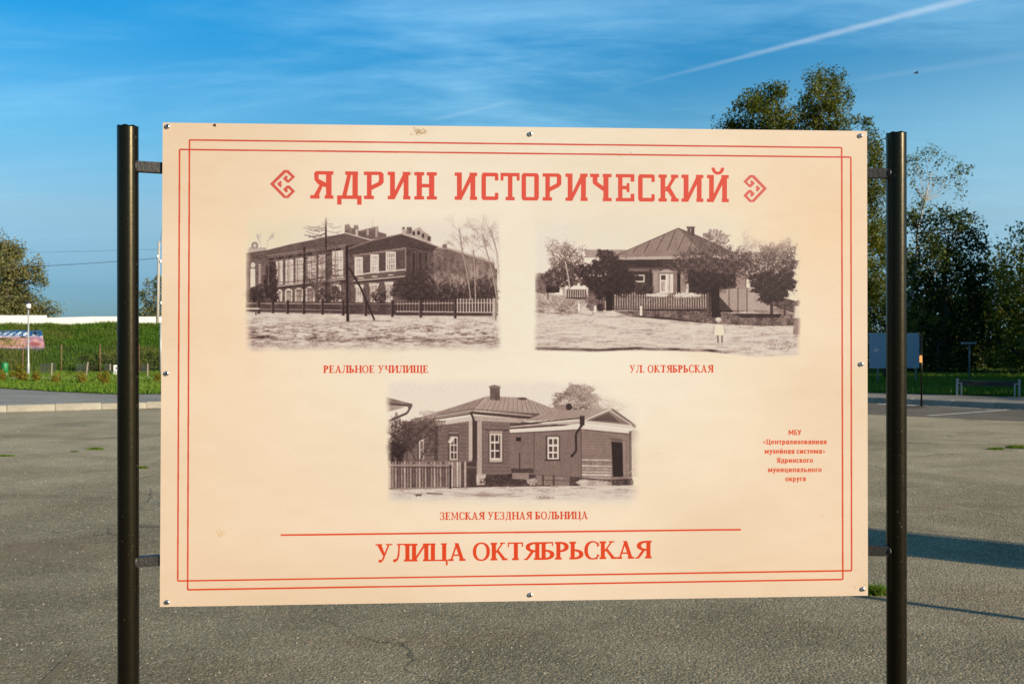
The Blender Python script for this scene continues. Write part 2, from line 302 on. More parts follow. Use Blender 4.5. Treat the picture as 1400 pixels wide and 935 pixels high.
def photo_school():
    p = Pic(1400, 847, 0.93); lerp = lambda a, b, t: a+(b-a)*t
    p.poly([(70, 230), (560, 130), (700, 150), (1000, 190), (1325, 290), (1325, 520), (60, 520)], .26, .12)
    # back wing, far right
    p.poly([(985, 175), (1060, 182), (1310, 262), (1330, 445), (985, 445)], .40, .12)
    p.line([(1000, 176), (1090, 186), (1310, 258)], 9, .66); p.rect(1050, 163, 1072, 184, .4)
    for i in range(9):
        x = 1025+i*32; y = 222+i*8; p.rect(x, y, x+15, y+75, .60 if i > 4 else .3, .12, .8)
    # left tower block
    p.poly([(62, 208), (160, 194), (162, 450), (62, 450)], .36, .14)
    p.poly([(70, 192), (84, 176), (165, 180), (165, 196), (70, 210)], .66, .1); p.ell(106, 168, 17, 17, .45); p.ell(106, 170, 9, 11, .75)
    p.line([(60, 212), (165, 196)], 6, .3); p.rect(84, 286, 108, 385, .86, .08); p.ell(97, 268, 11, 14, .8)
    p.rect(128, 262, 134, 380, .62)
    for y in range(265, 390, 14): p.rect(124, y, 138, y+5, .66)
    p.twigs(140, 180, 1.8, 34, 2, .55, 4); p.twigs(168, 178, 1.5, 36, 2, .55, 4)
    # long left wing
    p.poly([(160, 198), (285, 166), (560, 108), (580, 455), (160, 455)], .33, .16)
    p.poly([(160, 194), (285, 163), (560, 108), (640, 122), (690, 140), (690, 160), (560, 168), (160, 222)], .34, .06)
    p.line([(165, 222), (565, 166)], 5, .5)
    for i in range(8):
        x = 168+i*48; y = 236-i*6.7; p.poly([(x, y), (x+34, y-5), (x+34, y+3), (x, y+8)], .12); p.poly([(x+3, y+18), (x+32, y+14), (x+32, y+22), (x+3, y+26)], .16)
    for (x0, x1, y0, y1) in ((217, 243, 252, 350), (265, 296, 246, 348), (316, 350, 238, 342), (373, 412, 230, 336), (431, 458, 222, 328), (500, 547, 202, 318)):
        p.poly([(x0-5, y0-4), (x1+4, y0-9), (x1+4, y1+2), (x0-5, y1+4)], .74, .1); p.poly([(x0, y0), (x1, y0-4), (x1, y1-2), (x0, y1)], .88, .1)
        m = (x0+x1)/2
        p.rect(m-1.5, y0, m+1.5, y1, .4); p.rect(x0, y0+26, x1, y0+29, .5); p.rect(x0+5, y0+4, x0+9, y1, .5, 0, .6); p.rect(x1-9, y0, x1-6, y1, .45, 0, .7)
        p.poly([(x0-6, y1+10), (x1+5, y1+6), (x1+5, y1+13), (x0-6, y1+17)], .84)
    p.line([(215, 374), (565, 336)], 5, .68); p.line([(215, 384), (565, 348)], 6, .17)
    for (x0, x1, y0) in ((222, 240, 404), (262, 291, 400), (312, 345, 396), (366, 404, 390), (432, 460, 388), (491, 536, 378)):
        p.ell((x0+x1)/2, y0, (x1-x0)/2+4, 14, .84); p.rect(x0-4, y0, x0+3, 450, .8); p.rect(x1-3, y0, x1+4, 450, .8)
        p.rect(x0+3, y0-4, x1-3, 452, .36, .2)
        for x in range(int(x0)+5, int(x1)-3, 7): p.rect(x, y0+4, x+3, 450, .78, .1)
    # roof ornaments
    p.poly([(558, 108), (558, 66), (580, 60), (590, 80), (602, 82), (604, 66), (626, 66), (628, 96), (690, 78), (726, 72), (728, 100), (768, 112), (768, 128), (690, 140)], .38, .14)
    p.line([(560, 106), (690, 142)], 6, .72); p.rect(612, 88, 625, 122, .7); p.line([(628, 96), (705, 76)], 4, .66); p.rect(668, 90, 680, 118, .62); p.rect(712, 74, 724, 128, .58)
    p.line([(698, 20), (698, 78)], 2.5, .45)
    # right wing facing us
    p.poly([(576, 186), (862, 118), (866, 455), (590, 455)], .34, .1); p.poly([(862, 118), (1005, 165), (1005, 455), (862, 455)], .25, .08)
    p.poly([(560, 190), (700, 140), (850, 108), (1032, 176), (1005, 190), (864, 150), (864, 178), (585, 228)], .27, .05)
    p.line([(576, 186), (700, 143), (852, 110), (1030, 178)], 6, .46); p.line([(600, 222), (866, 182)], 5, .56)
    p.line([(866, 180), (990, 205)], 3, .4); p.rect(862, 180, 868, 300, .5)
    p.poly([(846, 86), (862, 84), (862, 96), (872, 80), (892, 78), (905, 90), (935, 72), (958, 98), (994, 126), (992, 156), (900, 124), (846, 112)], .62, .12)
    p.line([(900, 92), (935, 74), (964, 104)], 5, .86); p.line([(848, 112), (992, 156)], 5, .72)
    for x, y in ((905, 110), (930, 108), (952, 122)): p.ell(x, y-5, 6, 8, .2); p.rect(x-6, y-5, x+6, y+8, .2)
    p.rect(848, 76, 860, 88, .3); p.rect(975, 124, 988, 146, .25); p.rect(870, 76, 894, 110, .35, .2)
    for (x0, x1, y0, y1) in ((611, 646, 230, 316), (690, 726, 217, 306), (768, 812, 204, 298)):
        p.rect(x0-3, y0-3, x1+3, y1+2, .9); w = x1-x0
        p.rect(x0+3, y0+4, x1-3, y1-2, .6, .25)
        for q in (.25, .5, .75): p.rect(x0+w*q-1.5, y0, x0+w*q+1.5, y1, .93)
        for q in (.3, .62): p.rect(x0, lerp(y0, y1, q)-1.5, x1, lerp(y0, y1, q)+1.5, .9)
    for (x0, x1, y0, y1) in ((650, 683, 220, 304), (730, 762, 208, 296), (816, 862, 194, 288)): p.rect(x0, y0, x1, y1, .3, .1); p.line([(x0, y0), (x1, y0-4)], 2, .5)
    p.line([(604, 320), (688, 307), (864, 290)], 6, .8); p.line([(600, 348), (862, 324)], 6, .66); p.line([(600, 356), (862, 333)], 6, .14)
    for x, y in ((640, 334), (708, 326), (790, 318)): p.rect(x-14, y-4, x+14, y+2, .7, .2)
    for (x0, x1, y0) in ((612, 650, 372), (684, 730, 364), (762, 800, 358)):
        p.rect(x0-3, y0-6, x1+3, y0+10, .84, .1); p.rect(x0, y0+8, x1, 455, .62, .3)
        for q in (.2, .5, .8): p.rect(lerp(x0, x1, q)-2, y0+8, lerp(x0, x1, q)+2, 455, .9)
    for x in (905, 938, 968): p.rect(x-12, 200, x+12, 290, .35, .06); p.rect(x-8, 206, x+8, 290, .2)
    # shrubs in the yard
    for (x, y, rx, ry, n) in ((905, 385, 95, 75, 1500), (1060, 400, 110, 55, 1500), (1240, 395, 90, 60, 1100), (735, 425, 40, 34, 160), (190, 365, 34, 92, 900), (185, 300, 16, 40, 240), (110, 415, 48, 42, 600), (480, 410, 60, 46, 380)): p.dabs(n, x, y, rx, ry, .08, .34, 2, 5)
    for (x, y, rx, ry) in ((1060, 290, 110, 90), (1190, 300, 110, 90), (1290, 310, 40, 90), (1010, 250, 40, 70)): p.dabs(420, x, y, rx, ry, .2, .72, 1, 3, .6)
    for i in range(26): p.twigs(1010+PR.random()*300, 430-PR.random()*80, 1.57+(PR.random()-.5)*1.3, 46, 2, .72 if PR.random() > .4 else .3, 4, .55, .8)
    # bare larch and a second trunk
    p.line([(463, 28), (466, 470)], 9, .16); p.line([(355, 175), (353, 512)], 10, .14)
    for i in range(64):
        y = 44+i*5.6+PR.random()*5; l = (22+y*.30)*(0.4+.7*PR.random()); sgn = -1 if PR.random() < .55 else 1
        if 58 < y < 125: l = (130 if sgn < 0 else 85)*(.45+.55*PR.random())
        if y > 300: l = min(l, 70)
        v_ = .24+.2*PR.random(); a_ = PR.normal()*.10; bx = [(463+sgn*l*q, y+l*(a_*q+.16*math.sin(q*2.6))-(4*q if y < 120 else -6*q)+PR.normal()*1.2) for q in (0, .25, .5, .75, 1)]
        p.line(bx, 2.5, v_-.06, .85)
        for j in range(int(l/7)):
            q = .15+.85*PR.random(); k_ = min(3, int(q*4)); f_ = q*4-k_; sx = bx[k_][0]*(1-f_)+bx[k_+1][0]*f_; sy = bx[k_][1]*(1-f_)+bx[k_+1][1]*f_
            p.line([(sx, sy), (sx+sgn*(2+7*PR.random()), sy+(-6+18*PR.random()))], 1.8, v_, .7)
    for i in range(26): y = 200+i*9; l = 14+60*PR.random(); sgn = -1 if i % 2 else 1; p.line([(355, y), (355+sgn*l, y-6+14*PR.random())], 2.2, .25, .7)
    # frost grey twigs across the left wing, brick mottling, pilasters
    for i in range(9): x = 176+i*48; y0 = 232-i*6.6; p.line([(x, y0), (x, 372-i*3.6)], 5, .46, .7); p.line([(x+3, y0), (x+3, 372-i*3.6)], 2, .16, .6)
    for i in range(30): x = 166+i*13.2; y = 229-i*1.95; p.rect(x, y, x+6, y+7, .5, .1, .7)
    for i in range(16): x = 600+i*16.5; y = 214-i*2.3; p.rect(x, y, x+7, y+6, .48, .1, .7)
    p.dabs(620, 400, 285, 150, 75, .14, .66, 1.2, 2.6, .55, .6); p.dabs(380, 420, 405, 120, 40, .10, .55, 1.2, 2.8, .6, .6); p.dabs(420, 720, 400, 90, 46, .12, .6, 1.2, 2.4, .45, .7)
    for i in range(16): p.twigs(330+PR.random()*210, 430-PR.random()*60, 1.57+(PR.random()-.5)*1.6, 40, 1.6, .22 if PR.random() > .4 else .62, 4, .5, .8)
    p.dabs(500, 1010, 330, 60, 90, .12, .5, 1.2, 2.6, .5)
    # birches at the right
    for pts in ([(1192, 442), (1178, 330), (1150, 200), (1132, 80)], [(1216, 440), (1212, 300), (1204, 190)], [(1325, 450), (1300, 300), (1262, 170), (1250, 110)], [(1340, 380), (1322, 200), (1290, 90)]):
        p.line(pts, 6, .62); p.line([(x+3, y) for x, y in pts], 1.6, .32)
        for (x, y) in pts[1:]:
            for j in range(5): p.twigs(x, y+30*PR.random(), 1.57+(PR.random()-.5)*2.2, 48, 2, .52, 4, .6, .5)
    p.line([(1170, 130), (1240, 190), (1310, 250)], 2, .5); p.line([(1100, 100), (1180, 150)], 1.6, .6)
    # ground, fence, pole
    p.poly([(0, 500), (1400, 520), (1400, 847), (0, 847)], .80, .08)
    g = p.a[500:]; h, w = g.shape; yy = np.arange(h)[:, None]
    st = vnoise(h, w, 5, 34)+.8*vnoise(h, w, 2.5, 9)+.5*vnoise(h, w, 16, 150)
    g -= np.clip((st*.55+.13)*(.25+.75*np.exp(-((yy-112)/55.)**2)), -.05, .6)+.22*np.exp(-((yy-135-.01*np.arange(w)[None])/14.)**2)*(vnoise(h, w, 8, 80)+.7)
    p.poly([(60, 456), (560, 462), (820, 460), (820, 520), (560, 516), (60, 504)], .27, .12)
    p.line([(62, 459), (560, 463)], 3.5, .66); p.line([(62, 488), (560, 494)], 3, .6); p.line([(560, 463), (820, 462)], 3, .5); p.line([(62, 503), (820, 520), (1330, 528)], 4, .6)
    p.poly([(815, 455), (1330, 452), (1330, 520), (815, 515)], .2, .1)
    for x in range(822, 1330, 15): p.rect(x, 444-(x > 1110)*8, x+(6 if x > 1110 else 4), 508, .70 if x > 1110 else .48, .1)
    p.line([(815, 462), (1330, 456)], 4, .72); p.line([(815, 500), (1330, 506)], 5, .7); p.line([(815, 516), (1330, 520)], 7, .25)
    for x, b in ((125, 512), (197, 510), (271, 512), (352, 514), (446, 517), (550, 521), (663, 524), (797, 528), (940, 531), (1113, 536)): p.rect(x-7, 444, x+7, b, .17, .08); p.rect(x-7, 444, x-4, b, .42)
    p.rect(1300, 434, 1316, 544, .66, .1); p.rect(1316, 434, 1321, 544, .25); p.rect(60, 483, 130, 490, .85); p.rect(108, 490, 115, 520, .3)
    p.poly([(562, 172), (576, 172), (580, 550), (566, 550)], .12, .05); p.line([(577, 180), (581, 550)], 2.5, .45)
    p.line([(580, 280), (640, 385), (708, 544)], 9, .13); p.line([(695, 455), (722, 415), (735, 360)], 4, .2)
    p.line([(560, 552), (790, 546)], 5, .4, .6)
    p.blur(3)
    Y, X = np.mgrid[0:847, 0:1400].astype(np.float32); wob = 14*vnoise(847, 1400, 60, 60)
    al = ease(X+wob, 45, 95)*(1-ease(X+wob, 1305, 1352))*ease(Y+wob, -10, 110)*(1-ease(Y+wob, 665, 712))
    return p, al

def photo_street():
    p = Pic(1400, 826, 0.95)
    p.poly([(300, 330), (1100, 380), (1330, 440), (1330, 510), (880, 500), (300, 470)], .30, .2)
    p.poly([(280, 185), (490, 185), (430, 225), (290, 225)], .58, .06); p.poly([(40, 300), (120, 300), (140, 400), (40, 400)], .45, .2)
    p.poly([(400, 232), (850, 214), (1075, 250), (1075, 410), (420, 410)], .20, .08)
    p.poly([(392, 233), (520, 180), (742, 80), (800, 100), (870, 130), (1005, 196), (1005, 215), (850, 214)], .50, .06)
    p.poly([(742, 80), (870, 130), (1005, 196), (860, 205)], .38, .06)
    for a, b in (((545, 170), (520, 200)), ((606, 142), (576, 200)), ((676, 112), (632, 195)), ((728, 92), (688, 192)), ((776, 110), (738, 192)), ((816, 134), (788, 196)), ((858, 160), (842, 200))): p.line([a, b], 4, .26); p.line([(a[0]+4, a[1]), (b[0]+4, b[1])], 2, .62)
    p.line([(392, 233), (742, 80), (870, 132), (1002, 196)], 4, .3); p.poly([(388, 236), (430, 224), (850, 213), (850, 222), (780, 232)], .66, .04); p.line([(388, 238), (790, 234)], 3, .14)
    p.rect(786, 76, 802, 112, .34, .1); p.rect(804, 74, 821, 118, .3, .1); p.rect(782, 72, 824, 80, .3); p.rect(862, 104, 900, 124, .5)
    # windows and shutters
    p.rect(500, 282, 600, 292, .4); p.rect(525, 308, 577, 345, .82); p.rect(531, 314, 571, 338, .2); p.rect(527, 345, 575, 400, .24, .1)
    p.rect(612, 284, 652, 398, .50, .06); p.rect(604, 300, 616, 398, .16); p.rect(622, 296, 642, 390, .58, .05)
    p.poly([(652, 290), (684, 278), (718, 290), (718, 300), (652, 300)], .62); p.rect(652, 304, 716, 398, .96); p.rect(657, 310, 680, 334, .25, .1); p.rect(657, 340, 678, 392, .66, .2); p.rect(686, 310, 710, 392, .8, .1); p.rect(696, 304, 699, 396, .4)
    p.rect(716, 284, 738, 398, .46, .06); p.rect(737, 306, 752, 398, .1); p.rect(752, 290, 792, 398, .52, .06); p.rect(781, 330, 792, 398, .86); p.rect(500, 274, 830, 282, .34)
    # plank side of the yard on the right
    p.poly([(940, 380), (1075, 370), (1110, 372), (1200, 460), (1330, 500), (940, 500)], .62, .06); p.rect(1024, 268, 1072, 380, .56, .05)
    for y in range(275, 500, 13): p.line([(945, y), (1072, y)], 1.6, .42, .7); p.line([(1085, max(y, 385)), (1250, max(y, 385)+4)], 1.5, .5, .5)
    for x in (990, 1034, 1078): p.rect(x-3, 372, x+4, 496, .4)
    p.poly([(940, 410), (1015, 494), (940, 494)], .2, .1)
    # earth
    p.poly([(0, 420), (300, 430), (430, 482), (900, 490), (1400, 500), (1400, 826), (0, 826)], .80, .06)
    p.poly([(40, 395), (190, 410), (300, 440), (240, 500), (40, 500)], .60, .3)
    g = p.a[480:720]; h, w = g.shape; g -= np.clip(.28*vnoise(h, w, 7, 60)+.2*vnoise(h, w, 3, 12)+.02, -.03, .4)
    p.poly([(420, 484), (900, 486), (1000, 496), (1330, 500), (1330, 556), (1150, 560), (880, 546), (600, 520), (500, 510)], .36, .26)
    p.poly([(880, 546), (640, 524), (500, 512), (700, 516)], .2, .1); p.poly([(1010, 500), (1250, 500), (1240, 518), (1050, 518)], .15, .1)
    p.line([(50, 610), (140, 609), (215, 617)], 5, .55, .6); p.dabs(260, 1260, 650, 90, 24, .3, .7, 1.5, 3)
    # picket fences
    p.poly([(345, 400), (895, 400), (895, 484), (345, 480)], .16, .08)
    for x in range(345, 895, 12):
        t = 402-12*abs(math.sin((x-345)/88)); hgt = (x*7) % 5
        if 388 < x < 418: continue
        p.poly([(x, t+hgt+5), (x+3.5, t+hgt), (x+7, t+hgt+5), (x+7, 476), (x, 476)], .60, .14)
    p.line([(418, 418), (892, 418)], 3, .34); p.line([(418, 464), (892, 468)], 4, .36); p.rect(884, 396, 892, 486, .35)
    p.rect(190, 380, 290, 428, .2, .1)
    for x in range(190, 290, 11): p.rect(x, 376+(x % 4), x+6, 420, .66, .1)
    p.rect(176, 372, 188, 430, .6, .1); p.line([(190, 426), (300, 434)], 6, .6); p.rect(100, 388, 108, 432, .4); p.rect(95, 365, 160, 395, .12, .1)
    p.dabs(220, 640, 408, 52, 8, .7, .98, 2, 4); p.dabs(260, 785, 408, 62, 10, .7, .98, 2, 4); p.dabs(70, 680, 440, 160, 20, .6, .9, 1, 2.5)
    p.dabs(500, 330, 440, 44, 40, .2, .6, 2, 4)
    # trees
    p.dabs(1700, 190, 250, 82, 105, .16, .62, 1.5, 4, .7, .6); p.dabs(900, 215, 310, 75, 60, .1, .4, 2, 4); p.dabs(500, 125, 330, 42, 55, .12, .4, 2, 4); p.line([(212, 380), (203, 320), (188, 240)], 6, .72); p.dabs(120, 120, 170, 30, 45, .4, .7, 1.5, 3)
    p.dabs(3000, 375, 320, 105, 92, .06, .30, 2, 5); p.dabs(800, 470, 345, 72, 55, .06, .26, 2, 5); p.dabs(500, 385, 215, 42, 30, .1, .35, 2, 4); p.dabs(300, 570, 378, 45, 26, .08, .4, 2, 4)
    p.rect(388, 390, 418, 484, .10, .05); p.rect(345, 450, 375, 486, .15, .1)
    p.dabs(3800, 895, 270, 170, 100, .10, .56, 1.5, 4.5); p.dabs(1500, 890, 340, 110, 50, .05, .30, 2, 5); p.dabs(500, 930, 130, 55, 42, .25, .65, 1.5, 4); p.dabs(900, 1040, 240, 70, 60, .12, .55, 1.5, 4)
    p.poly([(902, 370), (942, 370), (944, 470), (952, 516), (906, 516)], .10, .05)
    p.dabs(4200, 1205, 270, 125, 120, .10, .52, 1.5, 4.5); p.dabs(2200, 1205, 360, 105, 70, .06, .34, 2, 5); p.dabs(600, 1110, 130, 60, 50, .3, .7, 1.5, 3.5, .5); p.dabs(900, 1190, 405, 60, 40, .08, .3, 2, 4); p.dabs(300, 1170, 190, 120, 40, .3, .7, 1.5, 3.5, .6)
    p.rect(1192, 450, 1206, 500, .2); p.rect(1258, 450, 1268, 510, .25); p.line([(1190, 478), (1300, 474)], 5, .3)
    for x, y0, y1 in ((257, 450, 488), (335, 460, 492), (560, 461, 508)): p.rect(x-6, y0, x+6, y1, .96); p.rect(x+4, y0, x+7, y1, .6)
    # child and a grown-up at the edge
    p.ell(940, 531, 15, 15, .58); p.ell(938, 526, 14, 9, .84); p.poly([(926, 552), (955, 552), (974, 578), (966, 588), (964, 606), (922, 606), (918, 584), (912, 580)], .94, .06); p.line([(918, 560), (912, 596)], 6, .6); p.line([(966, 566), (974, 592)], 6, .6)
    p.line([(935, 604), (938, 655)], 9, .42); p.line([(957, 604), (956, 655)], 9, .44); p.line([(938, 640), (940, 657)], 10, .7); p.line([(956, 640), (958, 657)], 10, .7)
    p.line([(925, 662), (985, 664)], 5, .45, .6)
    p.ell(1330, 446, 12, 15, .45); p.poly([(1312, 462), (1350, 462), (1350, 520), (1312, 520)], .85, .05); p.poly([(1314, 520), (1350, 520), (1350, 602), (1302, 600)], .50, .06); p.line([(1314, 470), (1306, 524)], 8, .6)
    Y, X = np.mgrid[0:826, 0:1400].astype(np.float32)
    edge = np.interp(X[0], [0, 200, 330, 560, 880, 1000, 1120, 1400], [668, 672, 676, 668, 676, 688, 700, 690])[None]
    d = Y-edge; p.a -= .55*np.exp(-(d/7.)**2)*(1-ease(X, 900, 1040))*(.8+vnoise(826, 1400, 9, 60)); p.blur(3)
    wob = 14*vnoise(826, 1400, 60, 60)
    al = ease(X+wob, 28, 62)*(1-ease(X+wob, 1318, 1346))*ease(Y+wob, -20, 90)*(1-ease(d, 2, 16))
    al *= 1-np.clip(1.25*np.exp(-((X-1180)/150)**2-((Y-95)/72)**2), 0, 1)*(Y < 260)
    return p, al

def photo_hospital():
    p = Pic(1400, 774, 0.93)
    # trees behind
    p.dabs(2600, 1030, 128, 110, 62, .28, .68, 2, 5); p.dabs(500, 1170, 170, 90, 50, .5, .8, 2, 5, .5); p.dabs(160, 990, 150, 60, 30, .8, .95, 1.5, 3)
    p.poly([(905, 160), (975, 156), (980, 190), (930, 190)], .5, .08); p.ell(986, 170, 16, 18, .14)
    # neighbour's eave at the left edge
    p.poly([(60, 118), (190, 152), (196, 168), (60, 165)], .45, .06); p.poly([(60, 165), (165, 170), (60, 198)], .56, .05); p.line([(60, 150), (190, 164)], 7, .25); p.line([(196, 158), (172, 200), (80, 240)], 11, .3); p.poly([(172, 150), (198, 152), (194, 178), (176, 176)], .35)
    p.line([(172, 203), (82, 243)], 3, .12)
    p.poly([(200, 245), (690, 240), (1050, 265), (1300, 300), (1306, 575), (78, 580), (150, 400)], .30, .15)
    # left wall and corner wall
    p.poly([(150, 240), (500, 238), (500, 520), (150, 520)], .40, .06); p.poly([(500, 236), (690, 240), (690, 515), (500, 515)], .40, .05)
    for y in range(262, 515, 19): p.line([(165, y+(500-165)*.0), (486, y-4)], 2, .24, .7); p.line([(550, y), (690, y+2)], 2, .25, .7)
    # roof
    p.poly([(190, 236), (345, 188), (575, 115), (760, 122), (935, 186), (860, 215), (840, 204), (500, 182)], .58, .05)
    p.poly([(190, 236), (345, 188), (575, 115), (515, 180)], .52, .05)
    for i in range(16):
        x = 592+i*19; yt = 120 if x < 752 else 122+(x-752)*.37; b = x-46+i*7.5; yb = 186+(b-515)*.062
        if yt+6 < yb: p.line([(x, yt+3), (b, yb)], 3, .36, .8); p.line([(x+4, yt+3), (b+4, yb)], 2, .80, .6)
    for i in range(8): x = 560-i*42; p.line([(x, 121+i*13.5), (x-62+i*2, 187+i*6)], 2.5, .36, .7)
    p.line([(190, 234), (500, 182), (842, 206)], 5, .3); p.poly([(200, 238), (500, 188), (842, 208), (780, 232), (505, 206), (330, 232)], .34, .06)
    p.poly([(310, 246), (490, 216), (500, 238), (325, 264)], .74, .05); p.line([(200, 244), (495, 196)], 5, .6); p.poly([(505, 212), (770, 230), (740, 250), (510, 238)], .62, .07); p.line([(512, 190), (800, 214)], 5, .66); p.line([(512, 200), (800, 224)], 6, .18)
    p.poly([(588, 64), (610, 58), (638, 66), (638, 138), (588, 132)], .34, .12); p.rect(584, 64, 641, 76, .42); p.ell(752, 128, 24, 7, .3); p.line([(575, 117), (515, 180)], 4, .7)
    # posts at the corner, downpipe
    p.rect(482, 240, 500, 440, .68, .04); p.rect(500, 240, 524, 440, .22, .05); p.rect(524, 240, 552, 508, .62, .05); p.rect(548, 240, 553, 508, .34); p.line([(492, 196), (505, 232), (512, 260), (514, 420), (500, 440)], 11, .2)
    p.rect(308, 268, 326, 440, .26, .05); p.rect(166, 300, 176, 440, .3)
    # windows: left, middle
    p.poly([(232, 335), (256, 332), (256, 432), (232, 432)], .75); p.rect(238, 342, 252, 430, .4, .2); p.rect(240, 380, 256, 384, .8)
    p.rect(376, 290, 432, 440, .30, .05); p.rect(380, 296, 430, 302, .55); p.poly([(374, 345), (388, 320), (408, 322), (396, 348)], .86); p.rect(386, 318, 426, 436, .80)
    for (a, b, c, d) in ((392, 326, 405, 358), (409, 326, 421, 358), (392, 364, 405, 394), (409, 364, 421, 394), (392, 400, 405, 430), (409, 400, 421, 430)): p.rect(a, b, c, d, .24, .12)
    p.poly([(374, 348), (392, 320), (410, 322), (398, 350)], .84); p.line([(374, 348), (392, 320)], 3, .3)
    p.rect(580, 284, 656, 452, .30, .05); p.rect(584, 290, 652, 304, .56, .1); p.line([(562, 280), (580, 290)], 4, .2); p.line([(656, 290), (680, 284)], 5, .2); p.rect(586, 304, 650, 446, .66); p.rect(590, 306, 646, 434, .86)
    for (a, b, c, d) in ((594, 311, 609, 343), (615, 311, 630, 343), (594, 352, 609, 386), (615, 352, 634, 386), (594, 393, 609, 426), (615, 393, 634, 426)): p.rect(a, b, c, d, .20, .12)
    p.rect(634, 311, 641, 428, .3)
    # porch wing
    p.poly([(690, 292), (1050, 262), (1048, 524), (690, 500)], .42, .03); p.poly([(1046, 262), (1290, 296), (1306, 520), (1200, 530), (1046, 540)], .46, .06)
    a = p.a[290:520, 700:1046]; a += .05*np.sin(np.arange(346)[None]*.9)*(vnoise(230, 346, 9, 30)+.5)+.05*vnoise(230, 346, 60, 2.5)
    for y in range(300, 430, 14): p.line([(1050, y), (1196, y+4)], 1.6, .36, .8); p.line([(1262, y+6), (1288, y+8)], 1.6, .36, .8)
    for i, y in enumerate(range(428, 536, 15)): p.poly([(1050, y), (1200, y+3), (1200, y+14), (1050, y+12)], (.62, .50, .68, .56, .62, .72, .60)[i % 7], .16); p.line([(1050, y), (1200, y+3)], 1.6, .3)
    p.line([(1046, 262), (1048, 530)], 4, .26); p.line([(810, 300), (810, 500)], 4, .28); p.rect(720, 322, 744, 341, .10)
    for y in (352, 405, 455): p.line([(695, y), (806, y-3)], 1.6, .33, .7)
    p.poly([(740, 244), (905, 188), (1190, 176), (1205, 182), (1065, 238), (1040, 226)], .56, .05)
    for i in range(9): x = 1180-i*32; p.line([(x, 178+i*1.4), (x-120+i*2, 232+i*.8)], 3, .34, .8); p.line([(x+5, 178+i*1.4), (x-115+i*2, 232+i*.8)], 2, .78, .7)
    p.line([(690, 262), (830, 246), (1045, 226)], 6, .2); p.poly([(688, 266), (1050, 236), (1050, 246), (688, 274)], .66, .04); p.line([(688, 277), (1050, 250)], 3, .2); p.poly([(686, 282), (1050, 258), (1055, 280), (690, 299)], .88, .03); p.line([(690, 302), (1046, 283)], 4, .26)
    p.poly([(1066, 238), (1198, 182), (1310, 262)], .42, .05); p.poly([(1100, 236), (1185, 196), (1240, 246)], .26, .05); p.poly([(1058, 238), (1300, 262), (1316, 268), (1312, 280), (1058, 250)], .78, .04)
    p.poly([(1056, 256), (1288, 286), (1290, 302), (1056, 280)], .88, .03); p.line([(1066, 236), (1200, 178)], 7, .78); p.poly([(1196, 176), (1210, 180), (1326, 262), (1318, 280), (1290, 250), (1200, 190)], .30, .05); p.line([(1192, 186), (1300, 258)], 6, .72); p.line([(1060, 284), (1286, 306)], 4, .3)
    # downpipe on the porch
    p.rect(1040, 214, 1064, 262, .16, .04); p.line([(1052, 258), (1020, 306), (1022, 390), (1002, 414)], 11, .14); p.rect(994, 408, 1006, 421, .1)
    p.rect(868, 314, 940, 438, .28, .04); p.rect(878, 320, 934, 432, .88)
    for (a, b, c, d) in ((885, 330, 902, 358), (909, 330, 926, 358), (885, 368, 902, 394), (909, 368, 926, 394), (885, 402, 902, 426), (909, 402, 926, 426)): p.rect(a, b, c, d, .28, .14)
    p.rect(864, 432, 944, 440, .18)
    p.poly([(1194, 324), (1256, 330), (1258, 346), (1196, 340)], .36); p.poly([(1199, 344), (1254, 348), (1258, 520), (1206, 520)], .09, .04); p.rect(1258, 340, 1268, 520, .5); p.rect(1288, 290, 1300, 520, .28); p.poly([(1300, 284), (1400, 284), (1400, 520), (1310, 520)], .62, .1)
    p.line([(1195, 530), (1305, 524)], 10, .46); p.line([(1195, 542), (1305, 536)], 12, .12); p.line([(1280, 506), (1350, 455)], 5, .55)
    # plinths, boxes, rubble
    p.poly([(550, 512), (700, 506), (1000, 520), (1200, 536), (1310, 536), (1310, 560), (1000, 572), (690, 560), (500, 572)], .26, .2); p.poly([(514, 510), (568, 506), (566, 560), (514, 562)], .70, .14)
    p.rect(695, 478, 806, 500, .24, .06); p.rect(735, 400, 740, 560, .2); p.poly([(700, 500), (784, 502), (784, 534), (700, 530)], .48, .08)
    p.poly([(822, 512), (990, 522), (990, 570), (822, 560)], .46, .12)
    for x in (852, 906): p.rect(x, 512, x+6, 566, .18)
    p.line([(856, 536), (988, 540)], 3, .25); p.poly([(1048, 530), (1200, 545), (1200, 566), (1040, 566)], .6, .25); p.dabs(140, 1056, 550, 28, 14, .6, .9, 2, 4); p.dabs(140, 800, 545, 24, 16, .5, .8, 2, 4); p.dabs(200, 620, 540, 90, 20, .1, .3, 2, 4)
    # yard
    p.poly([(0, 580), (300, 576), (560, 572), (1000, 566), (1400, 562), (1400, 774), (0, 774)], .76, .06)
    g = p.a[570:]; h, w = g.shape; yy = np.arange(h)[:, None]; g -= np.clip(.35*vnoise(h, w, 6, 46)+.25*vnoise(h, w, 3, 10), -.04, .4)*np.exp(-yy/70.); g += .14*ease(yy, 20, 90)
    [p.line([(400+PR.random()*260, 600+PR.random()*24)]*1+[(480+PR.random()*290, 602+PR.random()*20)], 3, .45, .4) for _ in range(16)]; p.dabs(26, 230, 612, 16, 6, .2, .4, 2, 4); p.dabs(50, 860, 626, 50, 8, .4, .6, 2, 4); p.line([(270, 603), (350, 606)], 5, .28)
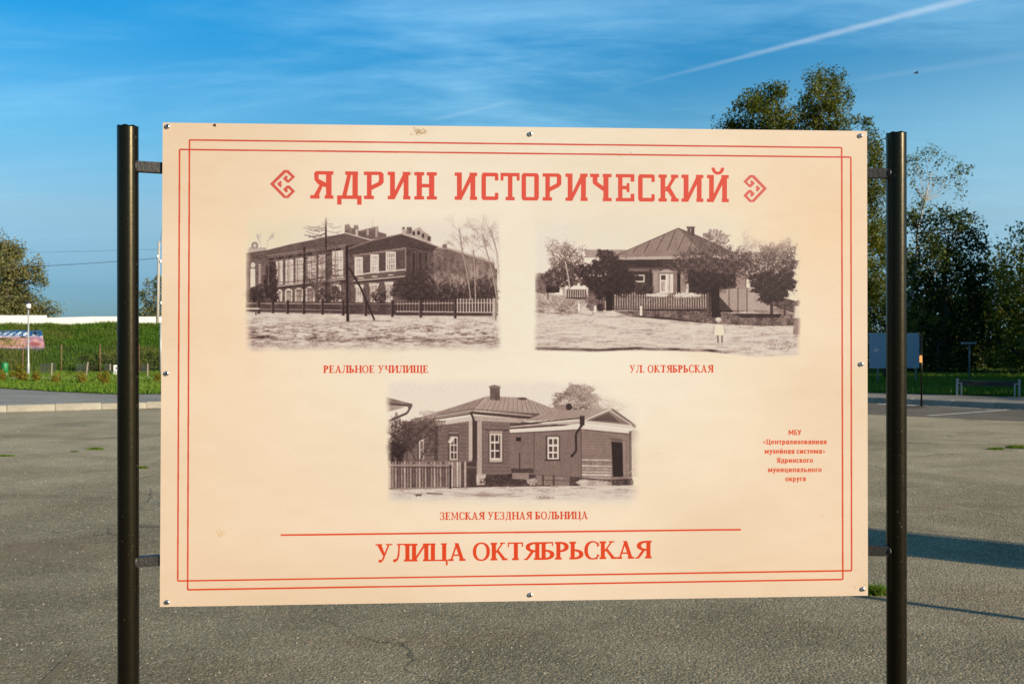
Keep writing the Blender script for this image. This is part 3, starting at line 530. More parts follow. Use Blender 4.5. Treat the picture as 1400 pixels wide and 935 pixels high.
    # tree in front and picket fence
    p.dabs(2300, 150, 320, 80, 90, .10, .46, 2, 4.5, .7, .7); p.dabs(1100, 260, 270, 90, 50, .14, .52, 2, 4, .6, .7); p.dabs(900, 110, 400, 46, 60, .05, .25, 2, 5); p.dabs(220, 280, 205, 50, 18, .5, .75, 1.5, 3, .6); p.dabs(240, 290, 360, 40, 60, .15, .4, 2, 4, .6)
    for pts in ([(222, 450), (190, 390), (170, 330)], [(232, 450), (262, 390), (290, 330), (320, 270)], [(226, 440), (228, 380), (220, 320)]): p.line(pts, 6, .26)
    p.poly([(78, 462), (400, 466), (520, 440), (520, 572), (78, 584)], .24, .08)
    for i, x in enumerate(range(80, 390, 15)): p.poly([(x, 446+(i*5) % 9), (x+4, 434+(i*7) % 11), (x+9, 446), (x+10, 574), (x, 576)], (.62, .45, .55, .36, .5)[i % 5], .12)
    for i, x in enumerate(range(394, 470, 13)): p.poly([(x, 450), (x+5, 440), (x+10, 450), (x+10, 570), (x, 572)], (.70, .5, .74, .62, .3, .66)[i % 6], .1)
    p.rect(78, 458, 398, 468, .52, .1); p.line([(78, 470), (398, 474)], 3, .14); p.line([(100, 580), (400, 574)], 8, .5); p.rect(384, 462, 394, 580, .15); p.line([(470, 470), (520, 474)], 7, .4)
    p.blur(3)
    Y, X = np.mgrid[0:774, 0:1400].astype(np.float32); wob = 18*vnoise(774, 1400, 60, 60)
    al = ease(X+wob, 55, 105)*(1-ease(X+wob, 1270, 1350))*ease(Y+wob, 20, 70)*(1-ease(Y+wob, 612, 680))
    al *= 1-np.clip(1.4*np.exp(-((X-1330)/190)**2-((Y-60)/110)**2), 0, 1)
    return p, al

# --- lettering: every glyph is a test "is this point inked", in units of the capital height
def R(x0, x1, y0, y1): return lambda X, Y: (X >= x0) & (X <= x1) & (Y >= y0) & (Y <= y1)
def P(*pts): return lambda X, Y: pip(X, Y, pts)
def L(x0, y0, x1, y1, w): return P((x0-w/2, y0), (x0+w/2, y0), (x1+w/2, y1), (x1-w/2, y1))
def E(cx, cy, rx, ry, n=2.2): return lambda X, Y: (np.abs((X-cx)/rx)**n+np.abs((Y-cy)/ry)**n) <= 1
def U(*f): return lambda X, Y: np.logical_or.reduce([g(X, Y) for g in f])
def N(*f): return lambda X, Y: np.logical_and.reduce([g(X, Y) for g in f])
def M(a, *b): return lambda X, Y: a(X, Y) & ~np.logical_or.reduce([g(X, Y) for g in b])
def serif_font(S=.195):
    h = .075+(S-.185)*.75
    def st(x, a=0, b=1, l=.07, r=.07): return U(R(x, x+S, a, b), R(x-l, x+S+r, a, a+h), R(x-l, x+S+r, b-h, b))
    def bowl(x, y0, y1, w, sw=S):   # bowl to the right of x
        c, ry = (y0+y1)/2, (y1-y0)/2
        return N(M(E(x, c, w, ry), E(x-.01, c, w-sw, ry-h)), R(x, 9, -1, 2))
    def bowll(x, y0, y1, w, sw=S):
        c, ry = (y0+y1)/2, (y1-y0)/2
        return N(M(E(x, c, w, ry), E(x+.01, c, w-sw, ry-h)), R(-9, x, -1, 2))
    g = {}
    g['А'] = (.98, U(L(.16, 0, .49, 1, .10), L(.80, 0, .47, 1, .21), R(.25, .68, .28, .36), R(0, .30, 0, h), R(.62, .98, 0, h)))
    g['Б'] = (.80, U(st(.07), R(.1, .72, .92, 1), R(.65, .72, .76, 1), bowl(.25, 0, .57, .54)))
    g['Д'] = (.98, U(R(.13, .86, 0, .08), R(0.05, .13, -.2, .08), R(.85, .93, -.2, .08), R(.62, .62+S, 0, 1), R(.22, .88, .93, 1), P((.13, .06), (.23, .06), (.40, .5), (.42, 1), (.32, 1), (.30, .5))))
    g['Е'] = (.80, U(st(.07), R(.1, .72, .93, 1), R(.65, .72, .76, 1), R(.2, .58, .47, .54), R(.52, .58, .38, .63), R(.1, .76, 0, .07), R(.69, .76, 0, .25)))
    g['З'] = (.72, U(N(M(E(.30, .745, .36, .265), E(.28, .745, .20, .19)), U(R(.28, 9, -1, 2), R(-1, .3, .85, 2))), N(M(E(.30, .26, .40, .27), E(.28, .26, .22, .195)), U(R(.28, 9, -1, 2), R(-1, .3, -1, .14))), R(.2, .34, .48, .55), R(0, .08, .72, .93), R(0, .08, .05, .26)))
    g['И'] = (1.03, U(st(.08), st(.77), P((.24, .08), (.30, .08), (.80, .84), (.80, .93), (.73, .93), (.24, .18))))
    g['К'] = (.94, U(st(.07), P((.24, .42), (.62, .96), (.72, .96), (.34, .42)), P((.30, .55), (.44, .60), (.90, .03), (.68, .03)), R(.53, .82, .93, 1), R(.64, .96, 0, h)))
    g['Л'] = (.97, U(st(.70), R(.22, .8, .93, 1), P((.30, .94), (.40, .94), (.37, .35), (.28, .08), (.14, -.03), (.03, -.02), (.02, .10), (.12, .11), (.22, .2), (.29, .5)), E(.09, .06, .08, .08)))
    g['М'] = (1.2, U(R(.14, .22, 0, 1), R(.92, 1.11, 0, 1), P((.1, 1), (.3, 1), (.66, .12), (.56, .12)), P((.56, .12), (.64, .12), (.98, 1), (.88, 1)), R(.02, .34, 0, h), R(.84, 1.18, 0, h), R(.02, .3, .93, 1), R(.9, 1.18, .93, 1)))
    g['Н'] = (1.03, U(st(.08), st(.76), R(.2, .8, .46, .54)))
    g['О'] = (.98, M(E(.49, .5, .48, .52), E(.49, .5, .29, .44)))
    g['Р'] = (.78, U(st(.07), bowl(.25, .42, 1, .52)))
    g['С'] = (.84, U(M(E(.47, .5, .46, .52), E(.51, .5, .30, .44), R(.60, 2, .24, .76)), R(.72, .79, .68, .95), R(.72, .79, .1, .27), R(.6, .76, .0, .08)))
    g['Т'] = (.86, U(R(.34, .34+S, 0, 1), R(.24, .62, 0, h), R(0, .86, .92, 1), R(0, .07, .74, 1), R(.79, .86, .74, 1)))
    g['У'] = (.95, U(P((.08, .97), (.32, .97), (.56, .36), (.44, .30)), P((.70, .97), (.80, .97), (.46, .12), (.34, -.02), (.22, -.03), (.22, .05), (.34, .10), (.46, .36)), R(0, .38, .93, 1), R(.58, .95, .93, 1), E(.26, .04, .09, .085)))
    g['Ц'] = (1.03, U(R(.08, .08+S, 0, 1), R(.0, .34, .93, 1), R(.72, .72+S, 0, 1), R(.64, .98, .93, 1), R(0, 1.02, 0, .075), R(.93, 1.03, -.24, .075)))
    g['Ч'] = (.92, U(st(.64), R(.08, .08+S, .66, 1), R(0, .34, .93, 1), N(M(E(.46, .66, .38, .28), E(.5, .72, .24, .27)), R(-1, .66, -1, .66)), R(.42, .7, .39, .47)))
    g['Щ'] = (1.42, U(*[R(x, x+S, 0, 1) for x in (.08, .60, 1.12)], *[R(x-.08, x+S+.08, .93, 1) for x in (.08, .60, 1.12)], R(0, 1.4, 0, .075), R(1.31, 1.41, -.24, .075)))
    g['Ь'] = (.80, U(st(.07), bowl(.25, 0, .57, .54)))
    g['Я'] = (.92, U(st(.66), bowll(.66, .44, 1, .54), P((.42, .48), (.60, .48), (.34, .12), (.22, .0), (.02, 0), (.02, .06), (.14, .08))))
    g['.'] = (.30, E(.17, .10, .1, .1))
    g[' '] = (.34, None)
    return g
def sans_font():
    W = .19; x = .74; g = {}
    def V(a, y1=x, y0=0): return R(a, a+W, y0, y1)
    def ring(cx, w, y0=0, y1=x): return M(E(cx, (y0+y1)/2, w, (y1-y0)/2), E(cx, (y0+y1)/2, w-W, (y1-y0)/2-.14))
    g['М'] = (.98, U(V(.04, 1), V(.74, 1), L(.14, 1, .48, .25, .2), L(.82, 1, .48, .25, .2)))
    g['Б'] = (.66, U(V(.05, 1), R(.05, .58, .86, 1), N(ring(.2, .44, 0, .62), R(.1, 9, -1, 2))))
    g['У'] = (.66, U(L(.1, 1, .36, .32, .22), L(.56, 1, .28, 0, .21), R(.06, .3, 0, .14)))
    g['Ц'] = (.76, U(V(.05, 1), V(.47, 1), R(.05, .74, 0, .15), R(.6, .75, -.22, .1)))
    g['Я'] = (.66, U(V(.43, 1), N(ring(.43, .4, .4, 1), R(-1, .45, -1, 2)), L(.13, 0, .4, .5, .22)))
    g['а'] = (.56, U(V(.34), N(ring(.27, .25, 0, .46), R(-1, 1, -1, 2)), N(ring(.26, .27, .2, x), R(.05, 1, .5, 2))))
    g['в'] = (.58, U(V(.05), N(U(M(E(.2, .54, .3, .20), E(.2, .54, .12, .07)), M(E(.2, .22, .34, .22), E(.2, .22, .14, .08))), R(.05, 2, -1, 2))))
    g['г'] = (.42, U(V(.05), R(.05, .4, .6, x)))
    g['д'] = (.62, U(V(.38), R(.03, .6, 0, .13), R(.03, .15, -.17, .1), R(.48, .6, -.17, .1), L(.15, .1, .24, x, .15), R(.18, .5, .61, x)))
    g['е'] = (.56, U(M(ring(.28, .27), R(.3, 2, .14, .3)), R(.1, .5, .3, .42)))
    g['з'] = (.48, U(N(M(E(.2, .54, .24, .20), E(.16, .54, .1, .07)), R(.04, 2, -1, 2)), N(M(E(.2, .20, .27, .21), E(.14, .20, .12, .08)), R(.03, 2, -1, 2))))
    g['и'] = (.62, U(V(.05), V(.38), L(.18, .08, .44, .66, .15)))
    g['й'] = (.62, U(g['и'][1], N(M(E(.31, 1.02, .17, .16), E(.31, 1.05, .07, .1)), R(-1, 2, .5, 1.02))))
    g['к'] = (.56, U(V(.05), L(.28, .34, .46, x, .19), L(.28, .42, .48, 0, .21)))
    g['л'] = (.58, U(V(.35), R(.14, .5, .6, x), L(.16, .05, .22, x, .15), R(.0, .18, 0, .13)))
    g['м'] = (.76, U(V(.04), V(.53), L(.14, x, .38, .14, .17), L(.62, x, .38, .14, .17)))
    g['н'] = (.60, U(V(.05), V(.37), R(.1, .5, .3, .44)))
    g['о'] = (.58, ring(.29, .28))
    g['п'] = (.60, U(V(.05), V(.37), R(.05, .5, .6, x)))
    g['р'] = (.58, U(V(.05, x, -.24), N(ring(.28, .27), R(.05, 2, -1, 2))))
    g['с'] = (.48, M(ring(.28, .27), R(.3, 2, .2, .54)))
    g['т'] = (.48, U(V(.15), R(.01, .48, .6, x)))
    g['у'] = (.52, U(L(.1, x, .28, .08, .18), L(.44, x, .18, -.24, .18), R(.02, .2, -.24, -.12)))
    g['ц'] = (.62, U(V(.05), V(.36), R(.05, .6, 0, .13), R(.49, .61, -.17, .1)))
    g['ь'] = (.56, U(V(.05), N(M(E(.2, .24, .33, .24), E(.2, .24, .14, .1)), R(.05, 2, -1, 2))))
    g['я'] = (.56, U(V(.33), M(E(.34, .5, .3, .24), E(.34, .5, .14, .1), R(.5, 2, -1, 2)), L(.12, 0, .28, .32, .2)))
    g['«'] = (.52, U(*[U(L(.08+o, .36, .24+o, .62, .1), L(.08+o, .36, .24+o, .1, .1)) for o in (0, .2)]))
    g['»'] = (.52, U(*[U(L(.24+o, .36, .08+o, .62, .1), L(.24+o, .36, .08+o, .1, .1)) for o in (0, .2)]))
    g[' '] = (.24, None)
    return g
def slab_font():   # boxes are 0..1 wide, scaled to each letter's own width
    s = .235; b = .125
    def st(x, l=.10, r=.10, t=True, d=True): return U(R(x, x+s, 0, 1), *([R(x-l, x+s+r, 1-b, 1)] if t else []), *([R(x-l, x+s+r, 0, b)] if d else []))
    ch = lambda x0, x1, y0, y1, c: P((x0+c, y0), (x1-c, y0), (x1, y0+c), (x1, y1-c), (x1-c, y1), (x0+c, y1), (x0, y1-c), (x0, y0+c))
    g = {}
    g['Я'] = U(st(.68, .06, .085), P((.25, 1), (.72, 1), (.72, 1-b), (.36, 1-b), (.36, .72), (.72, .56), (.72, .40), (.56, .44), (.34, .52), (.18, .68), (.17, .93)), P((.40, .5), (.56, .5), (.36, .10), (.14, .10)), R(0, .4, 0, b))
    g['Д'] = U(R(.63, .85, 0, 1), R(.33, .86, 1-b, 1), P((.20, .1), (.38, .1), (.58, .9), (.42, .9)), R(0, 1, 0, b), R(0, .18, -.21, .05), R(.82, 1, -.21, .05))
    g['Р'] = U(st(.15, .15, .12), P((.3, 1), (.86, 1), (1, .92), (1, .60), (.86, .5), (.38, .33), (.38, .5), (.72, .62), (.76, .68), (.76, 1-b), (.3, 1-b)))
    g['И'] = U(R(.10, .32, 0, 1), R(.70, .92, 0, 1), R(0, .32, 1-b, 1), R(.66, 1, 1-b, 1), R(0, .26, 0, b), R(.68, 1, 0, b), P((.14, 0), (.30, 0), (.92, 1), (.72, 1), (.30, .28)))
    g['Й'] = U(g['И'], N(M(E(.5, 1.27, .29, .26, 2), E(.5, 1.27, .14, .15, 2)), R(-1, 2, .9, 1.27)))
    g['Н'] = U(st(.11, .11, .10), st(.655, .10, .11), R(.2, .8, .44, .57))
    g['С'] = U(M(ch(0, 1, 0, 1, .09), R(.27, 2, b+.01, 1-b-.01)), R(.80, 1, .72, .97), R(.80, 1, .03, .27))
    g['Т'] = U(st(.385, .12, .12, False), R(0, 1, 1-b, 1), R(0, .15, .72, 1), R(.85, 1, .72, 1))
    g['О'] = M(ch(0, 1, 0, 1, .09), R(.26, .74, b, 1-b))
    g['Ч'] = U(st(.62, .03, .14), P((.12, 1), (.34, 1), (.34, .70), (.66, .52), (.66, .36), (.58, .38), (.16, .62), (.12, .68)), R(0, .42, 1-b, 1))
    g['Е'] = U(R(.12, .36, 0, 1), R(0, 1, 1-b, 1), R(0, 1, 0, b), R(.80, 1, .72, 1), R(.80, 1, 0, .28), R(.3, .7, .44, .57), R(.58, .74, .34, .67))
    g['К'] = U(st(.10, .10, .08), P((.30, .38), (.72, .95), (.92, .95), (.46, .38)), P((.32, .52), (.52, .62), (.98, .03), (.76, .03)), R(.62, .98, 1-b, 1), R(.62, 1, 0, b))
    return g
def emblem():
    # closed diamond hook ornament, unit box, y down
    a, w = .5, .075
    def seg(pts, w=.105):
        fs = []
        for (x0, y0), (x1, y1) in zip(pts[:-1], pts[1:]):
            d = math.hypot(x1-x0, y1-y0); ux, uy = (x1-x0)/d*w/2, (y1-y0)/d*w/2
            fs.append(P((x0-ux-uy, y0-uy+ux), (x1+ux-uy, y1+uy+ux), (x1+ux+uy, y1+uy-ux), (x0-ux+uy, y0-uy-ux)))
        return U(*fs)
    # coordinates from a 480 x 540 drawing
    q = lambda *v: [((x-130)/480, (y-182)/540) for x, y in v]
    f = []
    top = P(*q((130, 448), (395, 182), (482, 182), (612, 312), (490, 425), (458, 425), (375, 345), (440, 280), (475, 318), (450, 345), (480, 372), (540, 315), (440, 225), (210, 448)))
    bot = P(*q((130, 448), (395, 718), (482, 718), (612, 588), (505, 478), (455, 478), (378, 552), (440, 618), (478, 582), (455, 553), (478, 530), (540, 590), (440, 685), (210, 448)))
    mid = P(*q((262, 448), (330, 388), (362, 415), (340, 450), (362, 482), (330, 515)))
    return U(top, bot, mid)

# --- the sheet: 1.52 x 1.03 m of print, looked up in the photograph's own perspective so that letters land where they stood
CW, CH = 2736, 1854
def sheet_px(c, r):
    u = c/1800.-.01; v = r/1800.-.015
    y = BL_D+u/BW*(BR_D-BL_D); x = BL_X+u/BW*(BR_X-BL_X); z = BTOP-v
    return 700+F*x/y, 467.5-F*(z-EYE)/y
def px_sheet(px, py):
    t = (px-700)/F; u = (t*BL_D-BL_X)/((BR_X-BL_X)-t*(BR_D-BL_D))*BW
    y = BL_D+u/BW*(BR_D-BL_D); z = EYE-(py-467.5)/F*y
    return (u+.01)*1800, (BTOP-z+.015)*1800
def make_print():
    C = np.zeros((CH, CW, 3), np.float32)
    rr, cc = np.mgrid[0:CH, 0:CW].astype(np.float32)
    PX, PY = sheet_px(cc, rr)
    def inkcov(f, x0, y0, x1, y1, mapx):
        a, b = px_sheet(x0, y0); c, d = px_sheet(x1, y1); a2, b2 = px_sheet(x0, y1); c2, d2 = px_sheet(x1, y0)
        c0, c1 = max(0, int(min(a, a2))-2), min(CW, int(max(c, c2))+3); r0, r1 = max(0, int(min(b, d2))-2), min(CH, int(max(b2, d))+3)
        acc = 0
        for dx in (.25, .75):
            for dy in (.25, .75):
                q, w = np.meshgrid(np.arange(c0, c1)+dx-.5, np.arange(r0, r1)+dy-.5)
                X, Y = mapx(*sheet_px(q, w)); acc = acc+f(X, Y)*.25
        return (slice(r0, r1), slice(c0, c1)), acc[..., None]
    def ink(f, x0, y0, x1, y1, mapx, col, k=1.0):
        s, m = inkcov(f, x0, y0, x1, y1, mapx); m = m*k; C[s] = C[s]*(1-m)+m*np.array(col, np.float32)/255
    # aged paper ground
    w = np.exp(-((PX-730)/370)**2-((PY-400)/330)**2)[..., None]
    C[:] = np.array((244, 210, 170))/255*(1-w)+np.array((245, 231, 204))/255*w
    w = (np.exp(-((PX-1130)/90)**2-((PY-310)/80)**2)*.55+np.exp(-((PX-290)/70)**2-((PY-420)/160)**2)*.4)[..., None]; C[:] = C*(1-w)+w*np.array((247, 210, 166))/255
    n = vnoise(CH, CW, 260, 420)*.05+vnoise(CH, CW, 40, 90)*.018+vnoise(CH, CW, 4, 30)*.012+vnoise(CH, CW, 1.5, 1.5)*.018
    C *= 1+n[..., None]*np.array((.7, 1.0, 1.5), np.float32)
    for i in range(420):
        x, y = PR.integers(8, CW-8), PR.integers(8, CH-8)
        r = .5+PR.random()**3*2.4; m = _disc(4, round(r, 1))[..., None]*(.05+.15*PR.random()); C[y-4:y+5, x-4:x+5] *= 1-m*np.array((.45, .7, 1))
    for i in range(0):
        x, y = PR.integers(60, CW-100), PR.integers(30, CH-30); l = 10+int(30*PR.random()); C[y-2:y+2, x:x+l] *= 1-.07*np.array((.5, .8, 1))
    def spot(px, py, rr_, n, col, k):
        cx, cy = px_sheet(px, py)
        for i in range(n):
            x = int(cx+PR.normal()*rr_*2.6); y = int(cy+PR.normal()*rr_*1.4)
            if 6 < x < CW-6 and 6 < y < CH-6: m = _disc(4, round(1+PR.random()*2.5, 1))[..., None]*k; C[y-4:y+5, x-4:x+5] = C[y-4:y+5, x-4:x+5]*(1-m)+m*np.array(col)/255
    spot(573, 181, 4.5, 60, (150, 105, 45), .4); spot(294, 172, .9, 16, (60, 40, 25), .8); spot(300, 728, 5, 22, (215, 160, 80), .35); spot(968, 275, .8, 10, (60, 30, 20), .8); spot(1180, 800, 6, 16, (200, 170, 110), .4)
    spot(860, 210, 8, 20, (170, 140, 100), .2); spot(562, 236, 6, 14, (120, 90, 70), .25)
    # photographs
    for fn, (x0, y0, x1, y1) in ((photo_school, (320, 290, 700, 520)), (photo_street, (720, 290, 1110, 520)), (photo_hospital, (510, 510, 890, 720))):
        p, al = fn(); k = p.w/(x1-x0)
        gr = vnoise(p.h, p.w, 2, 2)*.07+vnoise(p.h, p.w, 4, 4)*.05
        L_ = np.clip(p.a+gr, 0, 1)
        a, b = px_sheet(x0, y0); c, d = px_sheet(x1, y1); c0, c1, r0, r1 = int(a)-4, int(c)+4, int(b)-12, int(d)+12
        X = (PX[r0:r1, c0:c1]-x0)*k; Y = (PY[r0:r1, c0:c1]-y0)*k
        ok = (X > 1) & (Y > 1) & (X < p.w-2) & (Y < p.h-2); X = np.clip(X, 0, p.w-2); Y = np.clip(Y, 0, p.h-2)
        xi, yi = X.astype(int), Y.astype(int); fx, fy = X-xi, Y-yi
        def samp(A): return A[yi, xi]*(1-fx)*(1-fy)+A[yi, xi+1]*fx*(1-fy)+A[yi+1, xi]*(1-fx)*fy+A[yi+1, xi+1]*fx*fy
        l = samp(L_)[..., None]; m = (samp(al)*ok)[..., None]
        tone = np.stack([np.interp(l[..., 0], [0, .25, .5, .75, 1], t) for t in ((28, 82, 156, 214, 243), (17, 62, 128, 193, 229), (17, 56, 115, 174, 207))], -1)/255
        base = C[r0:r1, c0:c1]; C[r0:r1, c0:c1] = base*(1-m)+m*np.minimum(tone, base*1.0)
    # ruled frames
    RT, RB = (212, 72, 54), (224, 64, 28)
    def rule(x0, y0, x1, y1, wpx, col):
        d = math.hypot(x1-x0, y1-y0); nx, ny = -(y1-y0)/d*wpx/2, (x1-x0)/d*wpx/2
        ink(P((x0+nx, y0+ny), (x1+nx, y1+ny), (x1-nx, y1-ny), (x0-nx, y0-ny)), min(x0, x1)-3, min(y0, y1)-3, max(x0, x1)+3, max(y0, y1)+3, lambda a, b: (a, b), col, .92)
    A = [(259.5, 192), (1149, 202.5), (1151.5, 779), (257, 805)]
    Bq = [(246, 205), (1162, 215.5), (1163.5, 779.5), (243.5, 793)]
    A = [(259.5, 192), (1149.5, 202.5), (1151, 791), (257, 805)]
    Bq = [(246, 205), (1162, 215.5), (1163, 779), (243.5, 793)]
    for q in (A, Bq):
        for i in range(4): rule(*q[i], *q[(i+1) % 4], 2.1, RT if i == 0 else (RB if i == 2 else (220, 68, 40)))
    rule(384, 730.5, 1012, 723, 2.3, (230, 70, 35))
    # title
    sl = slab_font()
    tb0, tb1 = (424.3, 271.9), (995.4, 276.9); tt0, tt1 = (424.3, 234.3), (995.4, 239.9)
    xs = [('Я', 424.3, 456), ('Д', 461, 494.3), ('Р', 497.7, 524.4), ('И', 530, 561), ('Н', 566.2, 597), ('И', 621.4, 652), ('С', 657.9, 681), ('Т', 684, 710), ('О', 712.7, 736.2), ('Р', 741.4, 766.9), ('И', 772.6, 802.8), ('Ч', 806.2, 835.6), ('Е', 841.3, 866.5), ('С', 871.7, 894.4), ('К', 899.5, 927), ('И', 930.8, 960.8), ('Й', 965.6, 995.4)]
    for ch, x0, x1 in xs:
        def mp(a, b, x0=x0, x1=x1):
            t = (a-424.3)/571.1; bb = 271.9+t*5.0; tt = 234.3+t*5.6
            return (a-x0)/(x1-x0), (bb-b)/(bb-tt)
        ink(sl[ch], x0-1, 220, x1+1, 290, mp, (228, 80, 60), .96)
    em = emblem()
    ink(em, 367, 230, 406, 274, lambda a, b: ((a-369.3)/34.3, (b-233)/38.5), (218, 88, 72), .96)
    ink(em, 1012, 236, 1050, 280, lambda a, b: ((1047.6-a)/32.2, (b-239.8)/37.2), (222, 100, 84), .96)
    # serif captions
    sf = serif_font(.255); sb = serif_font(.232); sa = sans_font()
    def text(s, x0, x1, yb0, yb1, cap, col, font, track=.105, k=.97):
        tot = sum(font[c][0]+track for c in s)-track; sx = (x1-x0)/tot; cur = 0
        for c in s:
            wd, f = font[c]
            if f is not None:
                g0 = x0+cur*sx
                def mp(a, b, g0=g0): return (a-g0)/sx, (yb0+(yb1-yb0)*(a-x0)/(x1-x0)-b)/cap
                ink(f, g0-2, min(yb0, yb1)-cap*1.35, g0+wd*sx+2, max(yb0, yb1)+cap*.4, mp, col, k)
            cur += wd+track
    text('РЕАЛЬНОЕ УЧИЛИЩЕ', 442.3, 585.2, 509.6, 509.3, 10.2, (224, 68, 36), sf)
    text('УЛ. ОКТЯБРЬСКАЯ', 860, 974, 509.2, 508.8, 10.2, (224, 68, 36), sf)
    text('ЗЕМСКАЯ УЕЗДНАЯ БОЛЬНИЦА', 601.6, 802.8, 709.8, 708.6, 10.4, (222, 68, 34), sf)
    text('УЛИЦА ОКТЯБРЬСКАЯ', 513.4, 889.2, 767.0, 762.3, 24.2, (230, 66, 26), sb, .03)
    for s, a, b, y in (('МБУ', 1076.8, 1094.2, 594.3), ('«Централизованная', 1041.8, 1129, 606.8), ('музейная система»', 1044, 1127.2, 619.6), ('Ядринского', 1060.6, 1110.4, 632), ('муниципального', 1048.7, 1122.2, 644.8), ('округа', 1072.5, 1100.6, 657.2)):
        text(s, a, b, y, y-.15, 7.0, (226, 78, 40), sa, .04)
    return np.clip(C, 0, 1)
# ---------------------------------------------------------------- the ground
def S(o): return tag(o, kind='structure')
G_LAWN = .14
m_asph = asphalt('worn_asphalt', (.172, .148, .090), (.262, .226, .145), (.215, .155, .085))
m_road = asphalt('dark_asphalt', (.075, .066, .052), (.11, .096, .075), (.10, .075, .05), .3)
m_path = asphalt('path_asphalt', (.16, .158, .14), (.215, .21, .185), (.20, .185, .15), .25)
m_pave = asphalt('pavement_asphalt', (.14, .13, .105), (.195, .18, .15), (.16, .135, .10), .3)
def soil_mat(name, g1, g2, br, sc=.35):
    m, t, b = material(name); o = t.n('ShaderNodeTexCoord').outputs['Object']
    c = t.mix(t.ss(t.noise(o, sc, 6., .65), .35, .65), g1, g2); c = t.mix(t.m('MULTIPLY', t.ss(t.noise(o, sc*1.7, 4.), .55, .70), .7), c, br); c = t.mix(t.m('MULTIPLY', t.ss(t.noise(o, 6., 4.), .5, .7), .5), c, tuple(x*.45 for x in g1))
    t.put(b.inputs['Base Color'], c); b.inputs['Roughness'].default_value = 1.; b.inputs['Specular IOR Level'].default_value = .05
    t.put(b.inputs['Normal'], t.n('ShaderNodeBump', {'Strength': 1., 'Distance': .08, 'Height': t.noise(o, 9., 5., .7)}).outputs[0]); return m
m_turf = soil_mat('turf_soil', (.055, .105, .012), (.085, .135, .018), (.14, .12, .035))
m_bankm = soil_mat('bank_turf', (.035, .070, .008), (.075, .105, .014), (.16, .115, .045), .5)
S(MB().sheet([(-3000, -3000), (3000, -3000), (3000, 3000), (-3000, 3000)], -.02).build('ground', m_turf))
# kerb line and lawn line, from left to right
kerb_line = [(-45, 6.9), (-20.0, 18.75), (-11.7, 22.7), (-8.55, 24.2), (-2, 27.3), (1.5, 28.8), (3.6, 29.6), (5.0, 29.8), (6.2, 29.3), (9.43, 26.2), (12.1, 23.5), (22, 13.6), (42, -6.4)]
lawn_line = [(-45, 53), (-16.1, 31.3), (-13.4, 29.2), (-10.9, 27.6), (-9.8, 27.9), (-4, 31), (2, 33.4), (6, 32.9), (10.3, 28.6), (13.7, 26.2), (24, 16.5), (46, -4)]
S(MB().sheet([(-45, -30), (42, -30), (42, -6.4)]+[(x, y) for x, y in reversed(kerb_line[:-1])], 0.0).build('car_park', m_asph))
# a newer, darker strip along the kerb on the right
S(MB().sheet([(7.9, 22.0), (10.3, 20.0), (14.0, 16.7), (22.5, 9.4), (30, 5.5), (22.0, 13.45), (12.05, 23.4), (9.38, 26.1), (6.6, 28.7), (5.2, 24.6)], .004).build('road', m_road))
mb = MB()
def strip(mb, a, b, w, z=.008):
    a, b = Vector((a[0], a[1], z)), Vector((b[0], b[1], z)); d = (b-a).normalized(); n = Vector((-d.y, d.x, 0))*w/2; mb.quad(a-n, b-n, b+n, a+n)
p0, p1 = at(1268, 568.5), at(1379, 560.5)
strip(mb, (p0.x, p0.y), (p1.x, p1.y), .10); S(mb.build('painted_bay_line', MT['paint']))
mb = MB()
for a, b in (((1283, 555.2), (1300, 556.0)), ((1302, 556.2), (1341, 558.6)), ((1346, 559), (1372, 560.4))):
    q0, q1 = at(a[0], a[1]+.6), at(b[0], b[1]+.6); strip(mb, (q0.x, q0.y), (q1.x, q1.y), .09, .009)
q0, q1 = at(1200, 552.5), at(1252, 554.5); strip(mb, (q0.x, q0.y), (q1.x, q1.y), .26, .009); S(mb.build('painted_kerb_line', MT['paint']))
# faint seams and patches in the old asphalt (their own thin sheets)
mb = MB()
for pts, w in (([(250, 688), (232, 702), (222, 712)], .05), ([(60, 935), (80, 915), (105, 890)], .05)):
    for a, b in zip(pts[:-1], pts[1:]): q0, q1 = at(*a), at(*b); strip(mb, (q0.x, q0.y), (q1.x, q1.y), w, .003)
S(mb.build('asphalt_seam', simple('seam_sand', (.165, .14, .09), .95, 0., .3, 9., .4, .1)))
# path on the left, pavement on the right: one raised surface behind the kerb
kb = [(x, y+.10) for x, y in kerb_line]
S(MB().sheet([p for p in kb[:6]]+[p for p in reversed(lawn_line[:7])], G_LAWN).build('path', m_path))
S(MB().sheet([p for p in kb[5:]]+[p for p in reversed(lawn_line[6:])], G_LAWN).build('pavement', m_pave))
# kerb: separate stones
kerb = S(empty('kerb', (0, 0, 0)))
def walk(line, step):
    pts = [Vector((x, y, 0)) for x, y in line]; out = []; i = 0; pos = pts[0].copy()
    while i < len(pts)-1:
        left = step; p = pos.copy()
        while i < len(pts)-1 and (pts[i+1]-p).length < left: left -= (pts[i+1]-p).length; p = pts[i+1].copy(); i += 1
        if i >= len(pts)-1: break
        p = p+(pts[i+1]-p).normalized()*left; out.append((pos.copy(), p.copy())); pos = p
    return out
stone_me = [MB().box(-.496, .496, -.075, .075, -.05, .148+.004*k, bev=.014).mesh('kerbstone', False) for k in range(3)]
for i, (a, b) in enumerate(walk(kerb_line, 1.0)):
    if b.y < 2: continue
    c = (a+b)/2; o = link('kerbstone', stone_me[i % 3], MT['kerb'], kerb); d = b-a
    o.location = (c.x, c.y+.05+random.uniform(-.008, .008), random.uniform(-.008, .006)); o.rotation_euler.z = math.atan2(d.y, d.x)+random.uniform(-.006, .006)
